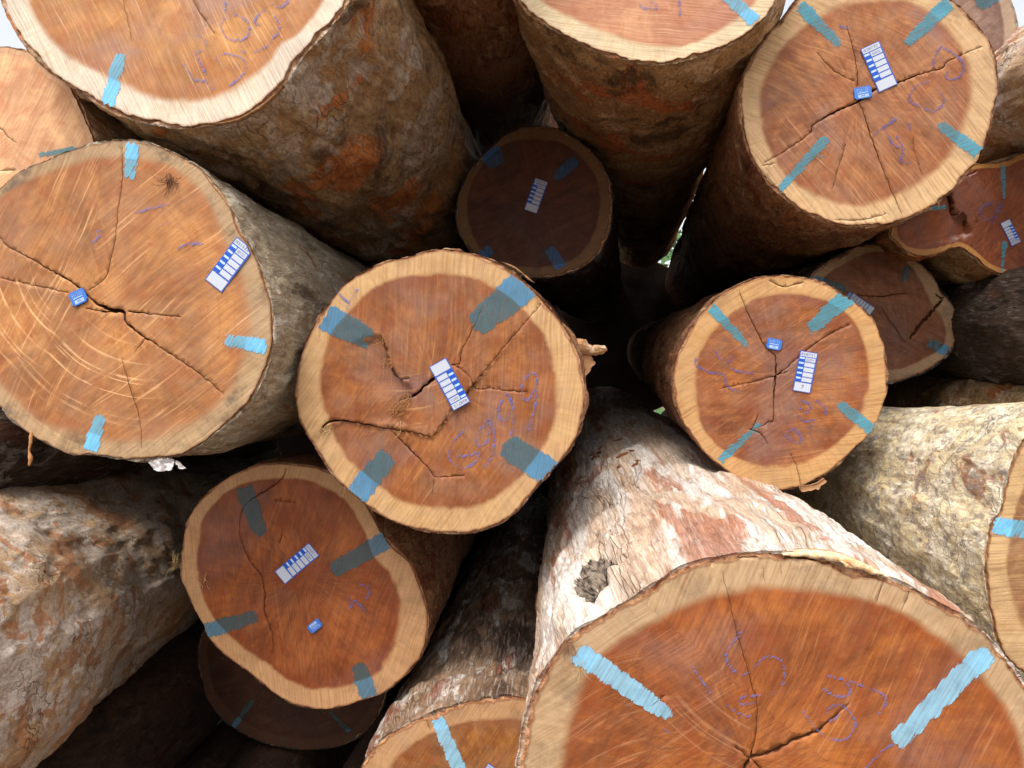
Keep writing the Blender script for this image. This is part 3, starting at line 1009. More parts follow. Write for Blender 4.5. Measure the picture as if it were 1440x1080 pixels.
D = dict(key='D', label='round log in the very centre of the pile with a torn ledge across its face',
    out=[(480, 403), (500, 387), (523, 375), (548, 366), (573, 360), (610, 350), (640, 351), (667, 357), (697, 368), (727, 386), (747, 405), (773, 433), (792, 457),
         (810, 487), (820, 520), (824, 560), (819, 595), (802, 632), (776, 665), (752, 689), (728, 720), (700, 739), (667, 750), (630, 752), (593, 748), (557, 736),
         (530, 722), (497, 698), (478, 682), (460, 660), (437, 623), (421, 593), (414, 565), (416, 533), (421, 503), (434, 468), (452, 437)],
    heart=[(485, 445), (513, 417), (547, 397), (590, 388), (630, 387), (667, 392), (700, 407), (727, 427), (757, 463), (773, 500), (782, 540),
           (782, 577), (773, 607), (757, 637), (733, 667), (713, 687), (687, 703), (647, 712), (597, 712), (557, 700), (530, 680), (507, 660), (483, 633), (463, 593), (453, 555), (457, 493), (467, 467)],
    Y=2.0, vp=(810, 480), pith=(615, 540), seed=4.4, bark=0.008, NS=300, bm=BK_RED, grid=0.009,
    wood=dict(mott=0.8, heart=lin(150, 88, 42), sap=lin(202, 162, 112), ang=85, streak=0.3, purple=0.6, grime=0.1, sapgrime=0.15, fine=160,
              arcs=[((560, 420), (590, 560), 60, .5)]),
    steps=[([(450, 500), (536, 471), (543, 492), (548, 515), (560, 532), (578, 545), (570, 595), (480, 592), (452, 603)], [(536, 471), (543, 492), (548, 515), (560, 532), (575, 560), (570, 600)], -0.012, 0.07),
           ([(452, 604), (480, 592), (520, 598), (580, 608), (607, 615), (660, 547), (767, 423), (800, 500), (780, 690), (600, 760), (420, 640)], [(452, 604), (520, 598), (607, 615), (660, 547)], -0.007, 0.12)],
    paint=[(752, 388, 668, 458, 46, 40), (455, 444, 520, 478, 40, 34), (500, 698, 546, 640, 36, 32), (778, 668, 712, 626, 40, 40)], pm=PAINT_D,
    cracks=[[(681, 427, .7), (663, 467, 1.1), (648, 497, 1.4), (647, 510, 2), (633, 513, 2)],
            [(614, 529, 5), (597, 543, 4.5), (583, 556, 4), (570, 560, 1.5), (556, 565, .7)],
            [(637, 513, 2), (650, 520, 1), (662, 532, 1), (668, 547, 1.2), (690, 546, .8), (713, 550, 1.5), (743, 552, .7)],
            [(452, 604, 4), (462, 594, 3.5), (480, 592, 3), (520, 598, 2.4), (560, 606, 2), (580, 608, 2.2), (607, 615, 1.5)],
            [(548, 605, 1.2), (565, 622, 2), (583, 640, 2.2), (600, 656, 1.8), (611, 670, 1.6), (630, 671, .9), (655, 669, .6)],
            [(611, 670, 1), (609, 685, .8), (608, 697, .6)],
            [(607, 615, .8), (632, 582, .8), (660, 547, .9), (710, 487, .8), (767, 421, .8)],
            [(693, 367, .8), (715, 376, 2.4), (733, 389, 3), (757, 409, 1.2)], [(792, 462, .8), (800, 476, 2), (806, 490, 1)],
            [(536, 471, 2), (543, 492, 2.5), (548, 515, 1.8), (560, 532, 1.5), (578, 533, .8)]],
    chalk=[[(747, 523), (735, 537), (733, 553), (740, 563), (752, 547), (755, 530), (747, 523)], [(755, 530), (753, 567), (743, 605)],
           [(713, 553), (702, 570), (702, 587), (712, 590), (720, 573), (713, 553), (723, 577), (718, 613)],
           [(687, 590), (673, 607), (670, 623), (678, 628), (687, 613), (687, 590), (695, 610), (693, 640), (680, 657)],
           [(657, 600), (645, 612), (634, 628), (632, 645), (647, 658), (665, 652), (673, 637), (660, 640), (640, 643)],
           [(474, 409), (490, 424), (504, 406)], [(491, 424), (488, 436)]])
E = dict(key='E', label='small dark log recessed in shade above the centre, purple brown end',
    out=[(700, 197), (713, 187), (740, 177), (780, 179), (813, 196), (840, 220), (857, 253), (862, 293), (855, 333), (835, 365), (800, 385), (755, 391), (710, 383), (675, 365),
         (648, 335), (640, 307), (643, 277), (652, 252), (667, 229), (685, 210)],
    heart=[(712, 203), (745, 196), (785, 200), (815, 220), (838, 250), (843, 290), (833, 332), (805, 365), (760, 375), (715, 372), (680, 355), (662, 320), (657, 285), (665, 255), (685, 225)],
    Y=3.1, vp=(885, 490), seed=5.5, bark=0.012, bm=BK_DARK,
    wood=dict(dust=0.05, heart=lin(88, 48, 36), sap=lin(122, 88, 56), ang=20, streak=0.1, purple=0.8, grime=0.45, sapgrime=0.6, rough=0.75),  # end grain coloured darker to imitate the shade of the recess
    paint=[(687, 212, 699, 232, 30), (812, 224, 780, 250, 18), (790, 377, 772, 348, 18), (668, 370, 690, 350, 18)], pm=paint_mat('deep_blue_paint', (0.035, 0.12, 0.30), (0.03, 0.09, 0.19), 80, 1.2))
Fl = dict(key='F', label='thick log at the lower left showing only its flaky grey and orange bark',
    out=[(-86, 1061), (-100, 960), (-150, 870), (-230, 790), (-330, 740), (-430, 728), (-540, 750), (-640, 810), (-720, 900), (-755, 1020), (-750, 1130), (-700, 1240), (-610, 1330),
         (-500, 1385), (-400, 1395), (-290, 1365), (-190, 1300), (-120, 1200)],
    Y=1.45, vp=(620, 575), seed=6.6, bark=0.012, NS=520, ring=(0.006, 1.015), bm=BK_FLAKY, bamp=0.008, plate=0.0035, lump=0.06, taper=0.02, flare=0.0,
    wood=dict(heart=lin(133, 84, 43), sap=lin(188, 147, 101), ang=40), noface=False)
G = dict(key='G', label='reddish lopsided log low left of the centre with grey blue paint at four sides',
    out=[(255, 773), (258, 747), (267, 722), (287, 696), (317, 673), (350, 657), (375, 652), (400, 651), (443, 656), (480, 672), (510, 700), (530, 735), (538, 750), (552, 768), (577, 791),
         (591, 823), (602, 860), (602, 887), (594, 920), (577, 943), (547, 971), (513, 985), (480, 994), (457, 998), (417, 994), (383, 974), (350, 948), (313, 921), (292, 897),
         (285, 880), (275, 863), (261, 833), (252, 808)],
    heart=[(278, 785), (283, 740), (293, 720), (320, 693), (360, 677), (407, 673), (443, 680), (480, 700), (508, 738), (527, 785), (547, 807), (558, 833), (562, 863), (557, 893),
           (543, 927), (523, 950), (480, 963), (447, 967), (410, 957), (377, 933), (340, 907), (300, 867), (283, 825)],
    Y=2.25, vp=(800, 520), pith=(425, 815), seed=7.3, bark=0.006, NS=300, bm=BK_RED,
    wood=dict(dust=0.05, heart=lin(138, 72, 30), sap=lin(190, 146, 102), ang=70, streak=0.22, purple=0.35, grime=0.2, sapgrime=0.2, dark=lin(100, 48, 22), rough=0.5),
    paint=[(343, 683, 367, 752, 28, 26), (550, 756, 468, 802, 28, 26), (289, 887, 362, 866, 24, 22), (520, 982, 503, 934, 28, 24)], pm=PAINT_G,
    cracks=[[(403, 656, 1.5), (397, 673, 2), (377, 688, 2.4), (353, 703, 2), (342, 715, 1.6), (337, 733, 1.4), (338, 757, 1.4), (350, 787, 1.4), (366, 808, 1.8), (372, 833, 2.6),
             (372, 860, 2), (383, 893, 1.3), (382, 920, .7)], [(397, 747, 1), (395, 757, 2.2), (392, 766, .8)], [(383, 702, .6), (420, 708, .9)]],
    chalk=[[(490, 838), (493, 855), (500, 845), (516, 862)], [(505, 820), (520, 828), (515, 842)]], cm=CHALK_V)
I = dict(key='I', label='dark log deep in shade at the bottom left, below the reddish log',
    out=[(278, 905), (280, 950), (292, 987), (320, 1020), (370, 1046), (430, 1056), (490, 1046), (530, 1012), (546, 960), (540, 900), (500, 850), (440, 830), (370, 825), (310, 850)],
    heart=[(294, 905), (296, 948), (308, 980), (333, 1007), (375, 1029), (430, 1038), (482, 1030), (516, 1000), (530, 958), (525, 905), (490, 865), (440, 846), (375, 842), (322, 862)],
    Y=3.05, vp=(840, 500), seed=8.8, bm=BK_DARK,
    wood=dict(dust=0.03, heart=lin(78, 44, 30), sap=lin(88, 56, 38), ang=20, streak=0.1, grime=0.4),  # heart and sap both darkened, deep shade painted into the wood
    paint=[(328, 1022, 356, 984, 10), (492, 1030, 464, 1000, 8)], pm=PAINT_G)
J = dict(key='J', label='log at the bottom edge left of the largest front log, one pale blue bar',
    out=[(505, 1090), (511, 1070), (528, 1047), (557, 1025), (597, 1008), (640, 991), (680, 982), (733, 980), (800, 1000), (860, 1050), (890, 1130), (870, 1220), (800, 1290), (710, 1310), (610, 1290),
         (540, 1240), (505, 1170)],
    heart=[(550, 1080), (573, 1053), (613, 1030), (653, 1017), (693, 1012), (727, 1010), (780, 1025), (830, 1070), (850, 1130), (830, 1200), (780, 1250), (700, 1270), (620, 1250), (565, 1200), (545, 1140)],
    Y=2.0, vp=(800, 520), pith=(690, 1140), seed=9.1, bark=0.014, NS=300, bm=BK_BUTT, bamp=0.012, plate=0.005,
    wood=dict(heart=lin(146, 88, 35), sap=lin(189, 145, 101), ang=60, streak=0.35, purple=0.25, grime=0.1),
    paint=[(612, 1004, 650, 1092, 20, 24)], pm=PAINT_K, cracks=[[(598, 1010, 1.2), (606, 1028, 1)]])
K = dict(key='K', label='largest front log at the lower right, crossed by two thick light blue bars',
    out=[(725, 1085), (730, 1053), (741, 1000), (756, 957), (775, 925), (802, 892), (846, 865), (888, 840), (923, 817), (960, 797), (993, 786), (1043, 777), (1087, 775), (1140, 780),
         (1180, 790), (1215, 802), (1260, 815), (1310, 840), (1353, 864), (1390, 894), (1412, 920), (1440, 953), (1470, 1010), (1485, 1090), (1475, 1180), (1430, 1270), (1340, 1350), (1230, 1390),
         (1110, 1400), (980, 1380), (860, 1330), (780, 1250), (740, 1170)],
    heart=[(793, 1085), (798, 1040), (806, 1005), (820, 965), (838, 932), (868, 905), (913, 880), (960, 857), (1010, 837), (1060, 828), (1110, 827), (1167, 833), (1227, 848), (1277, 867), (1310, 890),
           (1347, 920), (1393, 970), (1425, 1020), (1437, 1080), (1430, 1170), (1390, 1250), (1310, 1310), (1210, 1345), (1110, 1355), (990, 1335), (890, 1290), (820, 1220), (788, 1140)],
    Y=1.42, vp=(785, 495), pith=(1053, 1066), seed=10.2, bark=0.013, NS=640, ring=(0.004, 1.02), bm=BK_SILVER, bamp=0.008, plate=0.004, lump=0.03, taper=0.0, flare=0.0, grid=0.012, round=0.8,
    wood=dict(soft=1.7, dust=0.07, heart=lin(156, 86, 36), sap=lin(190, 158, 120), ang=65, streak=0.38, purple=0.35, grime=0.12, sapgrime=0.4, dark=lin(118, 62, 28), fine=170,
              arcs=[((980, 1300), (870, 1010), 120, 0.35), ((1150, 830), (990, 1040), 90, .3)]),
    paint=[(810, 915, 942, 1006, 33, 24), (1390, 915, 1258, 1044, 32, 30)], pm=PAINT_K,
    cracks=[[(1030, 1048, 1), (1043, 1058, 2), (1053, 1067, 3)], [(1055, 1064, 3), (1062, 1040, 1.6), (1065, 1010, 1.6), (1063, 985, 1.2), (1057, 963, 1.3), (1045, 920, 1.2), (1032, 873, .9), (1024, 840, .8), (1015, 800, .7)],
            [(1052, 1068, 7), (1068, 1062, 4), (1083, 1057, 6), (1110, 1043, 5), (1147, 1027, 5), (1160, 1017, 3), (1173, 1007, 2.5), (1197, 986, .8)],
            [(1054, 1066, 6), (1045, 1085, 6), (1036, 1120, 4), (1020, 1180, 2), (1000, 1240, 1)], [(1056, 1066, 3), (1070, 1082, 2), (1090, 1120, 1)],
            [(960, 801, .6), (1020, 786, 1.8), (1087, 783, 2.6), (1140, 787, 3), (1190, 797, 2.5), (1240, 812, .8)],
            [(1243, 815, .7), (1237, 833, .9), (1231, 850, .7)], [(1280, 830, .7), (1266, 862, .7)], [(1072, 792, .7), (1076, 822, .6)], [(1098, 790, .6), (1100, 812, .6)],
            [(938, 975, .8), (925, 985, 2), (914, 994, 1.2)]],
    chalk=[[(1043, 887), (1030, 903), (1020, 920), (1027, 937), (1040, 947), (1057, 940), (1077, 923), (1097, 927), (1103, 947), (1097, 967), (1083, 977)], [(1070, 977), (1043, 980), (1043, 990), (1067, 987)],
           [(1020, 990), (1037, 1002), (1057, 1007)], [(973, 937), (987, 957), (1000, 975)], [(1163, 950), (1193, 957), (1220, 967), (1243, 977), (1243, 993), (1233, 1003)],
           [(1157, 967), (1173, 977), (1193, 977), (1193, 963), (1180, 953)], [(1127, 997), (1147, 1023), (1167, 1037), (1190, 1037), (1202, 1017), (1193, 1000), (1180, 990), (1163, 997), (1167, 1013), (1180, 1003)],
           [(1215, 1080), (1235, 1060), (1255, 1046)], [(1412 - 480, 1022), (1420 - 480, 1030)]],
    knots=[(836, 815, 0.095, 0.055, 0.10)])
L = dict(key='L', label='pale yellowish lichen covered log at the right edge, end cut off by the frame',
    out=[(1407, 720), (1395, 735), (1388, 763), (1385, 803), (1390, 847), (1399, 887), (1413, 923), (1440, 948), (1490, 955), (1570, 932), (1642, 882), (1683, 812), (1693, 720), (1662, 638), (1600, 578), (1530, 566), (1470, 588), (1438, 622),
         (1423, 653), (1413, 687)],
    heart=[(1420, 763), (1417, 803), (1427, 853), (1440, 880), (1480, 912), (1550, 900), (1610, 860), (1650, 800), (1660, 730), (1640, 660), (1590, 612), (1530, 605), (1475, 632), (1440, 690), (1427, 725)],
    Y=1.68, vp=(800, 560), seed=11.4, bark=0.006, NS=460, ring=(0.005, 1.02), bm=BK_PALE, bamp=0.006, lump=0.02, taper=0.0, flare=0.0,
    wood=dict(heart=lin(148, 109, 69), sap=lin(196, 161, 114), ang=35, streak=0.7, grime=0.05),
    paint=[(1393, 737, 1480, 752, 32)], pm=PAINT_L)
M = dict(key='M', label='round log right of the centre with star shaped cracks and teal paint marks',
    out=[(1083, 387), (1120, 388), (1160, 397), (1193, 417), (1221, 439), (1239, 469), (1249, 510), (1249, 540), (1244, 568), (1228, 604), (1200, 635), (1167, 665), (1127, 685), (1093, 690), (1060, 684), (1020, 662),
         (992, 639), (969, 609), (953, 580), (946, 550), (948, 515), (957, 488), (972, 459), (997, 428), (1027, 406), (1057, 392)],
    heart=[(978, 547), (980, 573), (990, 603), (1010, 627), (1043, 647), (1087, 655), (1127, 650), (1167, 630), (1200, 597), (1217, 560), (1222, 520), (1213, 483), (1200, 453), (1173, 430), (1140, 417),
           (1107, 413), (1070, 418), (1040, 433), (1007, 460), (987, 493), (979, 520)],
    Y=2.25, vp=(855, 480), pith=(1092, 528), seed=12.1, bark=0.007, NS=320, bm=BK_RED, taper=0.015,
    wood=dict(heart=lin(148, 86, 42), sap=lin(196, 152, 98), ang=8, streak=0.42, purple=0.5, grime=0.12, sapgrime=0.15, fine=140, dark=lin(104, 52, 28)),
    paint=[(998, 430, 1050, 486, 18, 14), (1198, 412, 1138, 463, 28, 22), (1144, 464, 1129, 486, 4, 3), (1228, 606, 1180, 567, 20, 20), (1010, 650, 1070, 596, 16, 12)], pm=PAINT_T,
    cracks=[[(1038, 407, .8), (1050, 437, 1.4), (1063, 463, 1.8), (1077, 488, 2.2), (1090, 502, 2.2), (1091, 527, 3.4)], [(1091, 526, 4), (1088, 560, 2.4), (1088, 590, 1.8), (1080, 594, 1.6), (1057, 605, 1.4)],
            [(1092, 527, 3.2), (1107, 517, 2), (1140, 488, 1.6), (1173, 467, 1.3), (1197, 456, .8)], [(1010, 547, .7), (1060, 537, 1.2), (1090, 528, 2.4)], [(1089, 528, 3), (1100, 525, 2), (1112, 520, .8)],
            [(1050, 602, 1), (1060, 605, 2), (1072, 612, 1.4), (1080, 626, .8)], [(1067, 581, .8), (1062, 594, 1.6), (1057, 605, 1)], [(1110, 637, .7), (1120, 655, .9), (1126, 684, .8)],
            [(1080, 393, .8), (1100, 403, 1.6), (1118, 400, 1.6), (1132, 397, .8)], [(1148, 395, .8), (1160, 402, 1.6), (1164, 398, .8)]],
    chalk=[[(980, 503), (978, 513), (997, 523), (1017, 527), (1020, 537), (1027, 547), (1040, 550)], [(1007, 493), (1010, 503), (1027, 507), (1030, 500), (1023, 513), (1040, 523), (1060, 523)],
           [(1127, 563), (1140, 570), (1133, 580), (1123, 573)], [(1147, 563), (1160, 573), (1160, 583)], [(1120, 583), (1133, 593), (1147, 590), (1137, 603)], [(1100, 607), (1110, 617), (1120, 623), (1127, 617), (1117, 603), (1107, 610)]], cm=CHALK_V)
N = dict(key='N', label='smaller log behind the star cracked one, with a red fissure and a blue dab',
    out=[(1145, 380), (1180, 358), (1215, 343), (1250, 344), (1280, 358), (1310, 383), (1325, 407), (1342, 430), (1350, 457), (1347, 483), (1331, 503), (1308, 521), (1280, 533), (1250, 541), (1200, 545), (1150, 520), (1125, 470), (1125, 415)],
    heart=[(1160, 390), (1190, 370), (1220, 356), (1250, 356), (1278, 372), (1293, 392), (1307, 420), (1322, 445), (1330, 467), (1322, 490), (1280, 513), (1250, 520), (1200, 522), (1160, 500), (1142, 460), (1145, 420)],
    Y=2.85, vp=(855, 470), pith=(1276, 482), seed=13.9, bark=0.012, bm=BK_DARK,
    wood=dict(heart=lin(130, 78, 50), sap=lin(176, 143, 110), ang=-30, streak=0.1, purple=0.6, grime=0.15, sapgrime=0.5),
    paint=[(1143, 391, 1188, 407, 13, 12), (1277, 374, 1268, 399, 10, 7), (1340, 498, 1306, 481, 16, 14)], pm=PAINT_D,
    cracks=[[(1200, 414, 1), (1220, 416, 2.2), (1240, 417, 2.4), (1262, 413, 1.5), (1280, 413, .8)], [(1327, 420, 4), (1303, 447, 6), (1290, 462, 5), (1280, 478, 2)], [(1237, 430, .8), (1260, 463, 1.2), (1273, 483, .8)], [(1283, 408, .6), (1296, 405, .6)],
            [(1315, 412, 2), (1322, 420, 3.5), (1330, 418, 2)]], crack_depth=0.02)
O = dict(key='O', label='wavy edged glossy red brown log at the right edge',
    out=[(1250, 330), (1260, 342), (1280, 359), (1310, 361), (1343, 350), (1358, 353), (1370, 362), (1385, 376), (1412, 387), (1440, 391), (1490, 392), (1550, 370), (1590, 310), (1580, 250), (1530, 213), (1480, 205), (1440, 214), (1410, 226),
         (1370, 231), (1330, 240), (1290, 270), (1262, 300)],
    heart=[(1262, 325), (1275, 345), (1307, 350), (1343, 340), (1362, 344), (1378, 358), (1393, 371), (1415, 379), (1440, 382), (1490, 380), (1545, 358), (1578, 308), (1568, 258), (1525, 224), (1480, 216), (1440, 224), (1412, 235), (1372, 238), (1333, 250), (1297, 275), (1270, 302)],
    Y=2.6, vp=(850, 460), pith=(1400, 300), seed=14.5, bark=0.007, bm=BK_TAN, NS=300, round=1.6,
    wood=dict(dust=0.04, heart=lin(133, 69, 33), sap=lin(184, 130, 69), ang=40, streak=0.15, purple=0.55, grime=0.15, rough=0.42, dark=lin(96, 38, 20)),
    paint=[(1410, 231, 1411, 281, 10, 8), (1300, 294, 1336, 290, 10, 9), (1302, 298, 1302, 335, 3, 3), (1413, 338, 1409, 383, 9, 8)], pm=PAINT_T,
    cracks=[[(1333, 268, 3), (1338, 278, 4), (1340, 290, 3.5), (1342, 302, 2.5), (1352, 299, 2), (1360, 308, 1.2), (1358, 320, .7)], [(1372, 300, 1), (1374, 315, .7)], [(1340, 258, .7), (1375, 240, 1)]],
    steps=[([(1337, 268), (1343, 302), (1358, 305), (1362, 330), (1250, 360), (1240, 260)], [(1337, 268), (1343, 302), (1358, 305), (1362, 330)], -0.022, 0.09)],
    chalk=[[(1395, 285), (1382, 290), (1378, 300), (1390, 310), (1400, 300), (1408, 285)], [(1408, 285), (1395, 315)]], cm=CHALK_V)
P = dict(key='P', label='round log at the upper right with a long dark crack and four teal strokes',
    out=[(1041, 117), (1039, 145), (1042, 175), (1052, 215), (1072, 249), (1099, 275), (1133, 299), (1173, 315), (1213, 320), (1253, 315), (1293, 302), (1328, 279), (1361, 245), (1385, 208), (1399, 160), (1405, 117), (1402, 80),
         (1388, 49), (1361, 18), (1340, -2), (1300, -24), (1240, -40), (1180, -37), (1130, -12), (1100, 25), (1076, 51), (1052, 89)],
    heart=[(1070, 147), (1073, 117), (1093, 80), (1120, 50), (1153, 23), (1193, 7), (1243, 0), (1287, 7), (1320, 27), (1347, 60), (1362, 97), (1362, 137), (1353, 180), (1330, 220), (1300, 250), (1260, 273),
           (1213, 286), (1167, 280), (1120, 257), (1093, 227), (1077, 187)],
    Y=2.2, vp=(898, 488), pith=(1207, 140), seed=15.3, bark=0.009, NS=360, ring=(0.006, 1.025), bm=BK_RED, taper=0.0,
    wood=dict(soft=1.4, heart=lin(158, 100, 60), sap=lin(208, 172, 126), ang=-52, streak=0.5, purple=0.9, grime=0.15, sapgrime=0.25, fine=150, dark=lin(120, 72, 46)),
    paint=[(1123, 6, 1181, 64, 22, 16), (1337, 1, 1274, 63, 24, 18), (1378, 217, 1318, 172, 20, 18), (1093, 270, 1163, 194, 15, 20), (1143, 217, 1179, 227, 6, 3)], pm=PAINT_T,
    cracks=[[(1073, 230, .8), (1107, 210, 1.4), (1140, 187, 2.2), (1143, 177, 2.4), (1173, 158, 3.2), (1207, 143, 3.4), (1227, 128, 3.2), (1240, 121, 3), (1260, 117, 3), (1293, 105, 2.4), (1327, 95, 2.2), (1330, 88, 1.4), (1347, 80, .9), (1383, 65, .6)],
            [(1190, 33, .6), (1198, 63, 1.6), (1205, 97, 1.6), (1206, 123, 2.4)], [(1147, 73, .6), (1173, 100, 1), (1203, 115, .9)],
            [(1208, 143, 1.6), (1215, 160, 1.6), (1223, 187, 2.4), (1237, 227, 1.8), (1253, 267, 1.4), (1268, 302, .8)],
            [(1093, 229, .6), (1080, 232, .6), (1068, 233, .8)], [(1190, 200, .5), (1178, 240, .7), (1170, 268, .5)], [(1250, 300, .6), (1210, 310, .8), (1170, 309, .6)],
            [(1042, 120, .7), (1044, 170, 1.5), (1060, 225, 1.6), (1090, 262, .8)], [(1285, 190, .5), (1287, 215, .6), (1298, 248, .5)]],
    chalk=[[(1323, 65), (1313, 83), (1313, 97)], [(1323, 65), (1343, 77), (1355, 93), (1347, 110), (1330, 110), (1333, 100)], [(1307, 115), (1287, 123), (1278, 140), (1293, 150), (1313, 157), (1327, 143), (1323, 130)],
           [(1227, 190), (1260, 167)], [(1243, 177), (1253, 200), (1270, 210), (1260, 190)], [(1270, 213), (1267, 227), (1283, 230)], [(1277, 173), (1280, 183)], [(1180, 37), (1196, 41)]], cm=CHALK_V)
Q = dict(key='Q', label='greyish log at the top right corner, mostly hidden behind another',
    out=[(1420, -10), (1430, 20), (1435, 57), (1431, 87), (1418, 120), (1395, 145), (1350, 160), (1290, 150), (1230, 90), (1215, 20), (1235, -50), (1290, -95), (1350, -95), (1400, -60)],
    heart=[(1400, -10), (1410, 30), (1411, 60), (1406, 85), (1392, 112), (1345, 138), (1295, 128), (1250, 80), (1238, 20), (1255, -40), (1300, -72), (1345, -72), (1382, -45)],
    Y=3.0, vp=(860, 480), seed=16.7, bm=BK_GREY,
    wood=dict(heart=lin(126, 97, 86), sap=lin(171, 147, 124), ang=40, streak=0.2, purple=0.8, grime=0.1),
    paint=[(1400, -12, 1374, 6, 28, 26)], pm=PAINT_D)
Rr = dict(key='R', label='wide log at the top centre with pinkish heartwood and cream sapwood',
    out=[(716, -50), (724, -8), (736, 12), (754, 27), (775, 41), (800, 54), (838, 71), (880, 84), (915, 91), (940, 90), (965, 84), (995, 75), (1029, 62), (1062, 39), (1085, 14), (1100, -14), (1117, -60), (1110, -130), (1060, -210), (970, -250), (860, -250), (770, -200), (722, -120)],
    heart=[(763, 0), (797, 20), (840, 40), (880, 55), (913, 63), (960, 63), (1000, 47), (1040, 20), (1060, 0), (1080, -60), (1070, -130), (1020, -190), (940, -215), (860, -210), (790, -160), (750, -90), (748, -35)],
    Y=2.1, vp=(896, 466), seed=17.1, bark=0.009, NS=380, ring=(0.006, 1.022), bm=BK_TAN, taper=0.015, flare=-0.11, lump=0.03, bamp=0.010,
    wood=dict(soft=1.5, mott=0.3, heart=lin(196, 142, 108), sap=lin(226, 206, 168), ang=-10, streak=0.45, purple=0.2, grime=0.05, dark=lin(170, 104, 74), sapgrime=0.1),
    paint=[(1064, 32, 1010, -18, 22, 22), (795, -8, 808, 26, 3, 2)], pm=PAINT_L,
    chalk=[[(898, 5), (905, 12), (925, 12)], [(955, 0), (956, 22)], [(915, 2), (925, 8)]])
S = dict(key='S', label='shadowed brown log wedged between the two big top logs, only bark showing',
    out=[(618 + 172 * math.cos(a), -262 + 168 * math.sin(a)) for a in np.linspace(0, 2 * math.pi, 14, endpoint=False)],
    Y=2.0, vp=(782, 458), seed=18.2, bm=BK_RED, taper=0.0, flare=-0.1, wood=dict(heart=lin(133, 84, 49), sap=lin(188, 147, 101)), lump=0.03)
T = dict(key='T', label='grey brown log at the right edge squeezed above the wavy edged red one',
    out=[(1734 + 122 * math.cos(a), -28 + 126 * math.sin(a)) for a in np.linspace(0, 2 * math.pi, 14, endpoint=False)],
    Y=1.78, vp=(860, 480), seed=19.9, bm=BK_FLAKY, wood=dict(heart=lin(133, 84, 49), sap=lin(188, 147, 101)), lump=0.04, NS=300, bamp=0.014)
U = dict(key='U', label='blackish log in shade at the right edge with a patch of silver bark',
    out=[(1682 + 138 * math.cos(a), 455 + 128 * math.sin(a)) for a in np.linspace(0, 2 * math.pi, 14, endpoint=False)],
    Y=1.95, vp=(855, 480), seed=20.4, bm=BK_DARK, wood=dict(heart=lin(125, 75, 43), sap=lin(179, 138, 94)), NS=300)
Vv = dict(key='V', label='fibrous barked log lying low above the pale lichen covered one',
    out=[(1700 + 88 * math.cos(a), 640 + 84 * math.sin(a)) for a in np.linspace(0, 2 * math.pi, 14, endpoint=False)],
    Y=1.9, vp=(800, 470), seed=21.6, bm=BK_TAN, wood=dict(heart=lin(142, 93, 52), sap=lin(188, 147, 101)), bamp=0.014)
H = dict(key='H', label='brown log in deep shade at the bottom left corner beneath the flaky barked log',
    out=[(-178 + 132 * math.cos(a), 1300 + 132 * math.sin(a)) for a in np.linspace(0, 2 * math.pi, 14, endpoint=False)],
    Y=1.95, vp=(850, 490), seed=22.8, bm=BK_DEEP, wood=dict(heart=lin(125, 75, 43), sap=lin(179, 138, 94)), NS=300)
X = dict(key='X', label='log end added far back to block light through the middle of the pile',
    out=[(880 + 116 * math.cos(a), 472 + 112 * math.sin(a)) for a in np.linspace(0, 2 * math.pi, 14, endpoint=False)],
    Y=8.4, vp=(850, 485), seed=23.8, bm=BK_DARK, wood=dict(dust=0.02, heart=lin(40,26,20), sap=lin(46,32,24)), len=3)  # added log that blocks light from behind; near-black wood stands for shade
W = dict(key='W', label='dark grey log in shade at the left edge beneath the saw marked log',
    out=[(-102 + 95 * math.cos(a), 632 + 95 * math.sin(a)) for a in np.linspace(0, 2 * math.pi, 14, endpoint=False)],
    Y=2.2, vp=(860, 480), seed=24.8, bm=BK_DARK, wood=dict(dust=0.02, heart=lin(46,32,24), sap=lin(54,40,30)))  # near-black end grain, shade put into the wood colour
Y2 = dict(key='Y2', label='small filler log end added to close the dark gap beneath the central log',
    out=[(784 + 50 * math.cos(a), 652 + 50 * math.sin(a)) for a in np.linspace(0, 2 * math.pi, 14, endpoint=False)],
    Y=4.5, vp=(860, 480), seed=25.8, bm=BK_DARK, wood=dict(dust=0.02, heart=lin(40,26,20), sap=lin(46,32,24)), len=4)  # added filler log closing a bright gap; its wood painted shade-dark
Z3 = dict(key='Z3', label='log end added to close the hollow between the saw marked log and the reddish one',
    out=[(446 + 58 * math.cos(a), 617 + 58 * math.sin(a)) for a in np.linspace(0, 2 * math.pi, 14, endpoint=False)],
    Y=3.5, vp=(860, 480), seed=26.8, bm=BK_DARK, wood=dict(dust=0.02, heart=lin(40,26,20), sap=lin(46,32,24)), len=5)  # added filler log against light in the hollow; shade painted into its wood
N0 = dict(key='N0', label='log stacked left of the frame beside the saw marked log',
    out=[(-396.4 + 179.5 * math.cos(a), 326.2 + 179.5 * math.sin(a)) for a in np.linspace(0, 2 * math.pi, 14, endpoint=False)],
    Y=1.95, vp=(860, 480), seed=30.3, bm=BK_RED, NS=160, wood=dict(heart=lin(135, 82, 47), sap=lin(195, 150, 100)))
N1 = dict(key='N1', label='log stacked left of the frame beside the flaky barked log',
    out=[(-440.0 + 150.0 * math.cos(a), 730.0 + 150.0 * math.sin(a)) for a in np.linspace(0, 2 * math.pi, 14, endpoint=False)],
    Y=2.0, vp=(860, 480), seed=32.0, bm=BK_RED, NS=160, wood=dict(heart=lin(135, 82, 47), sap=lin(195, 150, 100)))
